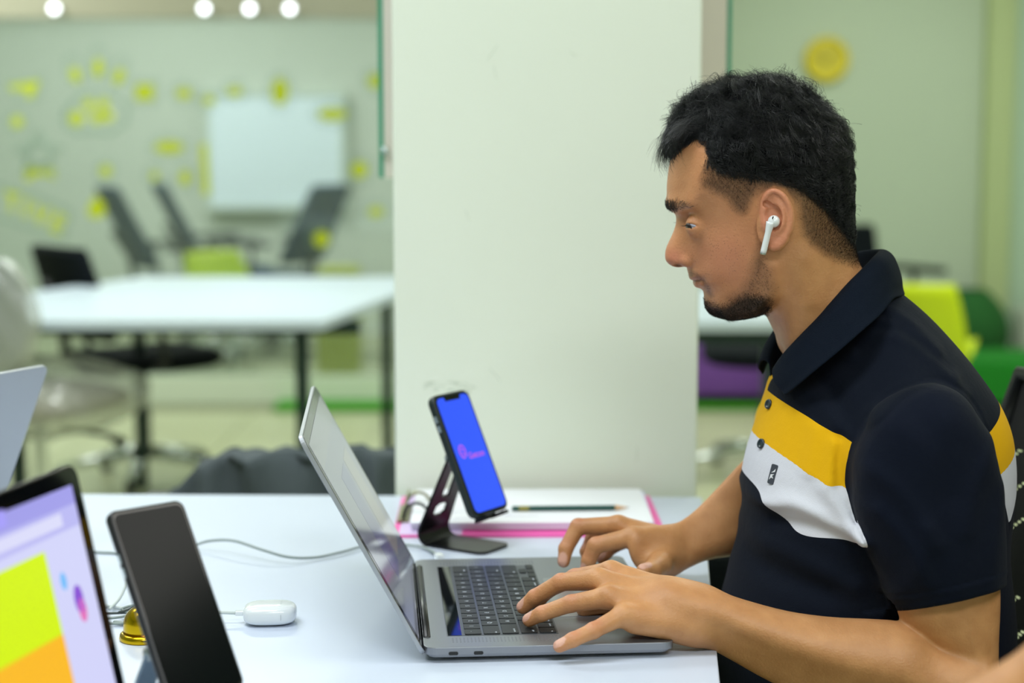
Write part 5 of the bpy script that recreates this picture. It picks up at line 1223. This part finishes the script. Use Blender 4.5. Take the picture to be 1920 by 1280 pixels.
def sleeveS(x, y, z):
    ys = YT - np.abs(YT-y); s = sleeveF(x, ys, z)
    hd_ = (x-hp[0])*hn[0] + (ys-hp[1])*hn[1] + (z-hp[2])*hn[2]     # >0 below the hem
    s = s + .0009*np.exp(-((hd_+.0155)/.0012)**2) - .0008*np.exp(-((hd_+.012)/.004)**2)
    s = smax(s, hd_, .001)
    s = np.maximum(s, -np.maximum(s*0 + sleeveF(x, ys, z) + .0030, -hd_-.014))
    return s
def farcapS(x, y, z):
    c = capsule(x, y, z, (.40, 1.985, .97), (.338, 1.957, .905), .062, .056); return c
def shirtS(x, y, z):
    fo = foldG(x, z)*np.clip((np.abs(YT-y)-.02)/.06, 0, 1)
    a = torsoS(x, y, z) - fo; b = sleeveS(x, y, z) - fo
    b = smin(b, farcapS(x, y, z), .02)
    f = smin(a, b, .018) + .0016*np.exp(-(slG(x, z)/.0022)**2)*(np.abs(YT-y) > .10)
    # buttonhole strip down the front
    return f - .0012*wob(x, y, z, 45, 6)
SL = [(1645,764),(1622,790),(1602,825),(1592,860),(1588,895),(1589,920),(1598,965),(1616,1022),(1640,1070),(1672,1156),(1780,1400),(1960,1200),(1900,940),(1866,830),(1840,765),(1800,728),(1756,712),(1708,722),(1672,740)]
SLq = np.array([[P(a, b, 1.645).x, P(a, b, 1.645).z] for a, b in SL]); slG = Grid2((.18, .45), (.66, 1.12), .0015, lambda X, Y: poly_sdf(X, Y, catmull(SLq, 3)))
sv, sq = mesh_sdf(shirtS, (.17, 1.52, .50), (.62, 2.08, 1.10), .0022)
_ys = YT - np.abs(YT-sv[:, 1]); _h = (sv[:, 0]-hp[0])*hn[0] + (_ys-hp[1])*hn[1] + (sv[:, 2]-hp[2])*hn[2]
_rim = (_h > -.0036) & (_h < .004) & (np.abs(YT-sv[:, 1]) > .10) & (slG(sv[:, 0], sv[:, 2]) < .025)
sv[_rim, 0] -= (_h*hn[0])[_rim]; sv[_rim, 2] -= (_h*hn[2])[_rim]
def shirt_attrs(x, y, z):
    w = (YT - y); s_ = z + .044*np.clip(np.abs(w)/.18, 0, 1.2)**2 + .0
    t0, t1, t2 = .882, .924, .9705
    back = x > .45
    ring = np.where(s_ < t1, (s_-t0)/(t1-t0), 1 + (s_-t1)/(t2-t1))
    s0 = s_ + .021*np.exp(-((np.abs(w)-.115)/.035)**2); low = np.clip((s0-t0)/.02, -1, .9)
    low = np.where(s_ > t1-.012, np.maximum(low, .3 + .7*(s_-t1+.012)/.012), low); ring = np.where(s_ < t1, low, ring)
    a = torsoS(x, y, z); b = sleeveS(x, y, z)
    px, py = project(x, y, z)
    return dict(ring=ring, torso=np.where(np.abs(w) > .09, np.clip(slG(x, z)*200, -1, 1), 1), yellow_edge=((x < .290) & (w < -.004) & (w > -.05) & (z > .955) & (z < 1.0))*1.0)
shirt, sV, sQ = to_obj('polo_shirt', [(sv, sq)], m_shirt, man, shirt_attrs)
# collar
def CPt(px, py, w): return Vector(P(px, py, YT - w*.001))
roll = [(1456,690,26),(1471,664,40),(1500,630,54),(1530,597,62),(1560,562,68),(1590,528,69),(1614,504,60),(1636,480,40),(1650,466,0)]
leaf = [(1477,742,80),(1503,720,100),(1533,693,112),(1572,660,116),(1614,622,112),(1651,588,94),(1672,560,66),(1684,556,36),(1690,553,0)]
st_in = []
def dense(L_, n=5):
    q = catmull([tuple(CPt(*p)) for p in L_], n, False); return q
Rl, Lf = dense(roll), dense(leaf)
def mir(q): m = q.copy(); m[:, 1] = 2*YT - m[:, 1]; return m
RR = np.concatenate([Rl, mir(Rl)[::-1][1:]]); LL = np.concatenate([Lf, mir(Lf)[::-1][1:]])
cen = np.array([HP(1540, 640, 0)[0], YT, 0]); nC = len(RR)
def collar_pt(i, v):
    r, l = RR[i], LL[i]; outw = np.array([r[0]-.338, (r[1]-YT)*1.0, 0]); outw /= np.linalg.norm(outw)+1e-9
    if v <= .3:      # inner stand rising to the roll
        t = v/.3; b = r + np.array([0, 0, -.024]) - outw*.004; p = b*(1-t) + r*t
        return p
    t = (v-.3)/.7; p = r*(1-t) + l*t; bul = math.sin(PI*min(1, t*1.15))*.006 + .0035*min(1, t*6)
    return p + outw*bul + np.array([0, 0, .0045*math.sin(PI*min(1, t*2.2))*(t < .46)])
mb = MB(); nv = 16; grid_ = [[mb.bm.verts.new(collar_pt(i, j/(nv-1))) for i in range(nC)] for j in range(nv)]
for j in range(nv-1):
    for i in range(nC-1): mb.bm.faces.new((grid_[j][i], grid_[j][i+1], grid_[j+1][i+1], grid_[j+1][i]))
m_col = mat('navy_collar_rib', '0a1320', .9, bump=.35, bscale=900, spec=.12)
col = mb.obj('collar', m_col, None, smooth=True); wparent(col, shirt)
md = col.modifiers.new('s', 'SOLIDIFY'); md.thickness = .0028; md.offset = 0; md = col.modifiers.new('u', 'SUBSURF'); md.levels = 1; md.render_levels = 1
# buttons, tag: placed on the cloth where the pixel ray meets it
from mathutils.bvhtree import BVHTree
_sub = (sV[:, 1] < YT+.02) & (sV[:, 2] > .80); _f = sQ[_sub[sQ].all(1)]
bv = BVHTree.FromPolygons([tuple(v) for v in sV], [tuple(q) for q in _f])
def on_shirt(px, py):
    d = ray(px, py).normalized(); h = bv.ray_cast(Vector((0, 0, CZ)), d); return h[0], (h[1] if h[1].dot(d) < 0 else -h[1])
m_btn = mat('dark_button', '1d2a33', .3, coat=.3)
for px, py in ((1443, 758), (1429, 832)):
    p, n = on_shirt(px, py)
    if p is None: continue
    zx = Vector((0, 0, 1)); n = (n*.6 + Vector((-.6, -.75, .25))*.4).normalized(); M_ = frame(p + n*.0008, zx.cross(n).normalized(), n.cross(zx.cross(n)).normalized(), n)
    o = MB().lathe([(.0002, .0012), (.0028, .0012), (.0040, .0022), (.0052, .0020), (.0055, .0008), (.0052, 0), (.0002, 0)], n=24, M=M_).obj('button', m_btn, None, smooth=True); wparent(o, shirt)
p, n = on_shirt(1450, 889)
if p is not None:
    n = (n*.7 + Vector((-.3, -.9, .1))*.3).normalized(); xv = Vector((0, 0, 1)).cross(n).normalized(); yv = n.cross(xv); a_ = -.10
    xv, yv = xv*math.cos(a_) + yv*math.sin(a_), yv*math.cos(a_) - xv*math.sin(a_)
    M_ = frame(p + n*.0006, xv, yv, n)
    o = MB().prism(rrect(.0085, .0205, .0015, 3), -.0012, .0008, M_).obj('chest_tag', mat('charcoal_tag', '3a3f49', .6), None); wparent(o, shirt)
    lm = MB()
    lm.prism([(-.0020, .0012), (.0026, .0030), (.0026, .0062), (.0010, .0040)], .0008, .0011, M_).prism([(-.0022, -.0006), (.0026, .0006), (.0000, -.0016), (.0024, -.0040), (-.0006, -.0036), (-.0026, -.0062)], .0008, .0011, M_)
    o2 = lm.obj('tag_mark', mat('tag_white', 'dfe2e8', .6), None); o2.parent = shirt; o2['kind'] = 'stuff'
# placket edge
pk = []
for px, py in ((1452,712),(1449,740),(1447,770),(1443,800),(1438,830),(1434,858)):
    p, n = on_shirt(px+6, py)
    if p is not None: pk.append(p + n*.0006)
if False: wparent(MB().tube(pk, .0007, 5).obj('placket_seam', mat('seam_yellow', 'cf9d12', .9), None), shirt)

# trousers and shoes, under the desk
def legsS(x, y, z):
    ys = YT - np.abs(YT-y)
    f = capsule(x, ys, z, (.46, YT-.09, .56), (.06, YT-.13, .555), .088, .068)
    f = smin(f, capsule(x, ys, z, (.06, YT-.13, .54), (.16, YT-.12, .12), .066, .048), .03)
    return smin(f, ellipsoid(x, y, z, (.46, YT, .56), (.14, .18, .10)), .05)
tv, tq = mesh_sdf(legsS, (-.06, YT-.26, .05), (.64, YT+.26, .70), .006)
tr_o, _, _ = to_obj('trousers', [(tv, tq)], mat('black_trousers', '0c0e12', .9), man)
def shoeS(x, y, z):
    ys = YT - np.abs(YT-y); f = smin(ellipsoid(x, ys, z, (.06, YT-.12, .045), (.14, .048, .045)), ellipsoid(x, ys, z, (.155, YT-.12, .08), (.055, .045, .06)), .02); return smax(f, -(z-.004), .002)
tv, tq = mesh_sdf(shoeS, (-.10, YT-.2, -.02), (.24, YT+.2, .16), .005)
to_obj('shoes', [(tv, tq)], mat('dark_shoe', '15171a', .5), man)

# his chair
t = empty('task_chair', (.50, YT, 0), rz=PI); tag(t, 'black perforated mesh office chair the man sits in', 'chair')
MB().box((-.24, -.25, .405), (.24, .25, .462), bevel=.025).obj('seat', m_fab, t)
bm_ = MB(); nx_, nz_ = 190, 210; VV = {}
def bp(i, k):
    if (i, k) not in VV:
        s = (i/nx_-.5)*2; v = k/nz_; VV[(i, k)] = bm_.bm.verts.new((-.085 - .085*v + .055*s*s - .02*math.sin(PI*v)*-1, s*.235, .50 + .455*v))
    return VV[(i, k)]
hr = random.Random(2)
for i in range(nx_):
    for k in range(nz_):
        u = i - k*1.1 + 660; row = (u % 27) < 2.6; grp = ((k + i*.3) % 66) < 44
        if row and grp and (k % 2 == 0) and 4 < i < nx_-4: continue
        bm_.bm.faces.new((bp(i, k), bp(i+1, k), bp(i+1, k+1), bp(i, k+1)))
o = bm_.obj('mesh_back', mat('black_mesh', '07090a', .8), t, smooth=True)
fr_ = [(-.085 - .085*v + .055*s*s + .02*math.sin(PI*v), s*.24, .50+.455*v) for s, v in [(-1, k/10) for k in range(11)] + [(-1+2*k/10, 1) for k in range(1, 10)] + [(1, 1-k/10) for k in range(11)] + [(1-2*k/10, 0) for k in range(1, 10)]]
MB().tube(fr_, .012, 8, closed=True).obj('back_frame', m_blk, t, smooth=True)
MB().tube([(-.05, 0, .42), (-.17, 0, .43), (-.20, 0, .55), (-.19, 0, .70)], .02, 8).obj('back_bar', m_blk, t, smooth=True)
MB().lathe([(.028, .10), (.028, .27), (.018, .275), (.018, .41)], n=16).obj('gas_lift', m_chrome, t)
for k in range(5):
    a = 2*PI*k/5 + .3; d = Vector((math.cos(a), math.sin(a), 0))
    l = MB().tube([d*.03 + Vector((0, 0, .115)), d*.17 + Vector((0, 0, .10)), d*.30 + Vector((0, 0, .075))], [.022, .018, .013], 8).obj('leg', m_blk, t, smooth=True)
    MB().lathe([(.006, -.012), (.027, -.012), (.027, .012), (.006, .012)], n=16, M=Matrix.Translation(d*.31 + Vector((0, 0, .0285))) @ Matrix.Rotation(a, 4, 'Z') @ Matrix.Rotation(PI/2, 4, 'X')).obj('caster', m_blk, l)
    MB().box((-.012, -.016, -.01), (.012, .016, .028), Matrix.Translation(d*.305 + Vector((0, 0, .045))) @ Matrix.Rotation(a, 4, 'Z')).obj('caster_fork', m_blk, l)
# black stool glimpsed between the desk edge and his shirt
q = P(1385, 1000, 2.75); o = MB().box((-.17, -.17, q.z-.10), (.17, .17, q.z), bevel=.03); tt = empty('padded_stool', (q.x, 2.75, 0)); tag(tt, 'black padded stool beyond the desk corner, below his far forearm', 'stool')
o.obj('cushion', m_fab, tt)
for sx in (-1, 1):
    for sy in (-1, 1): MB().tube([(sx*.12, sy*.12, q.z-.09), (sx*.15, sy*.15, .008)], .012, 8).obj('leg', m_blk, tt, smooth=True)
# bare forearm of a second person at the lower right corner
def arm2S(x, y, z):
    W2 = np.array(P(1500, 1520, 1.10)); W1 = np.array(P(1300, 1145, 1.625)); o = W2 - W1; k = .14
    h = hand(LH, x - o[0], y - o[1], z - o[2] + k*np.clip(W2[0] - x, -.1, .3))
    pts = [W2, np.array(P(1800, 1368, 1.12)), np.array(P(2000, 1258, 1.10)), np.array(P(2330, 1085, 1.05))]
    f = chain(x, y, z, pts, [.022, .0235, .027, .036], .01); up = capsule(x, y, z, pts[3], np.array([.62, 1.0, 1.18]), .038, .050)
    return smin(smin(f, up, .006), h, .02)
a_ = P(1500, 1520, 1.1); p2 = empty('person', (a_.x, a_.y, DT)); tag(p2, 'second person, only a blurred bare forearm at the lower right corner', 'person')
tv, tq = mesh_sdf(arm2S, (-.02, .92, .70), (.70, 1.2, 1.26), .0028)
to_obj('body', [(tv, tq)], skin, p2)
def slv2(x, y, z):
    A, B = np.array(P(2330, 1085, 1.05)), np.array([.62, 1.0, 1.18]); c = capsule(x, y, z, A*.55+B*.45, B, .050, .062)
    return smax(c, -capsule(x, y, z, A, B, .040, .052), .001)
tv, tq = mesh_sdf(slv2, (.40, .88, .85), (.75, 1.15, 1.28), .003)
to_obj('sleeve', [(tv, tq)], mat('grey_tee_cloth', '6f747a', .9), p2)
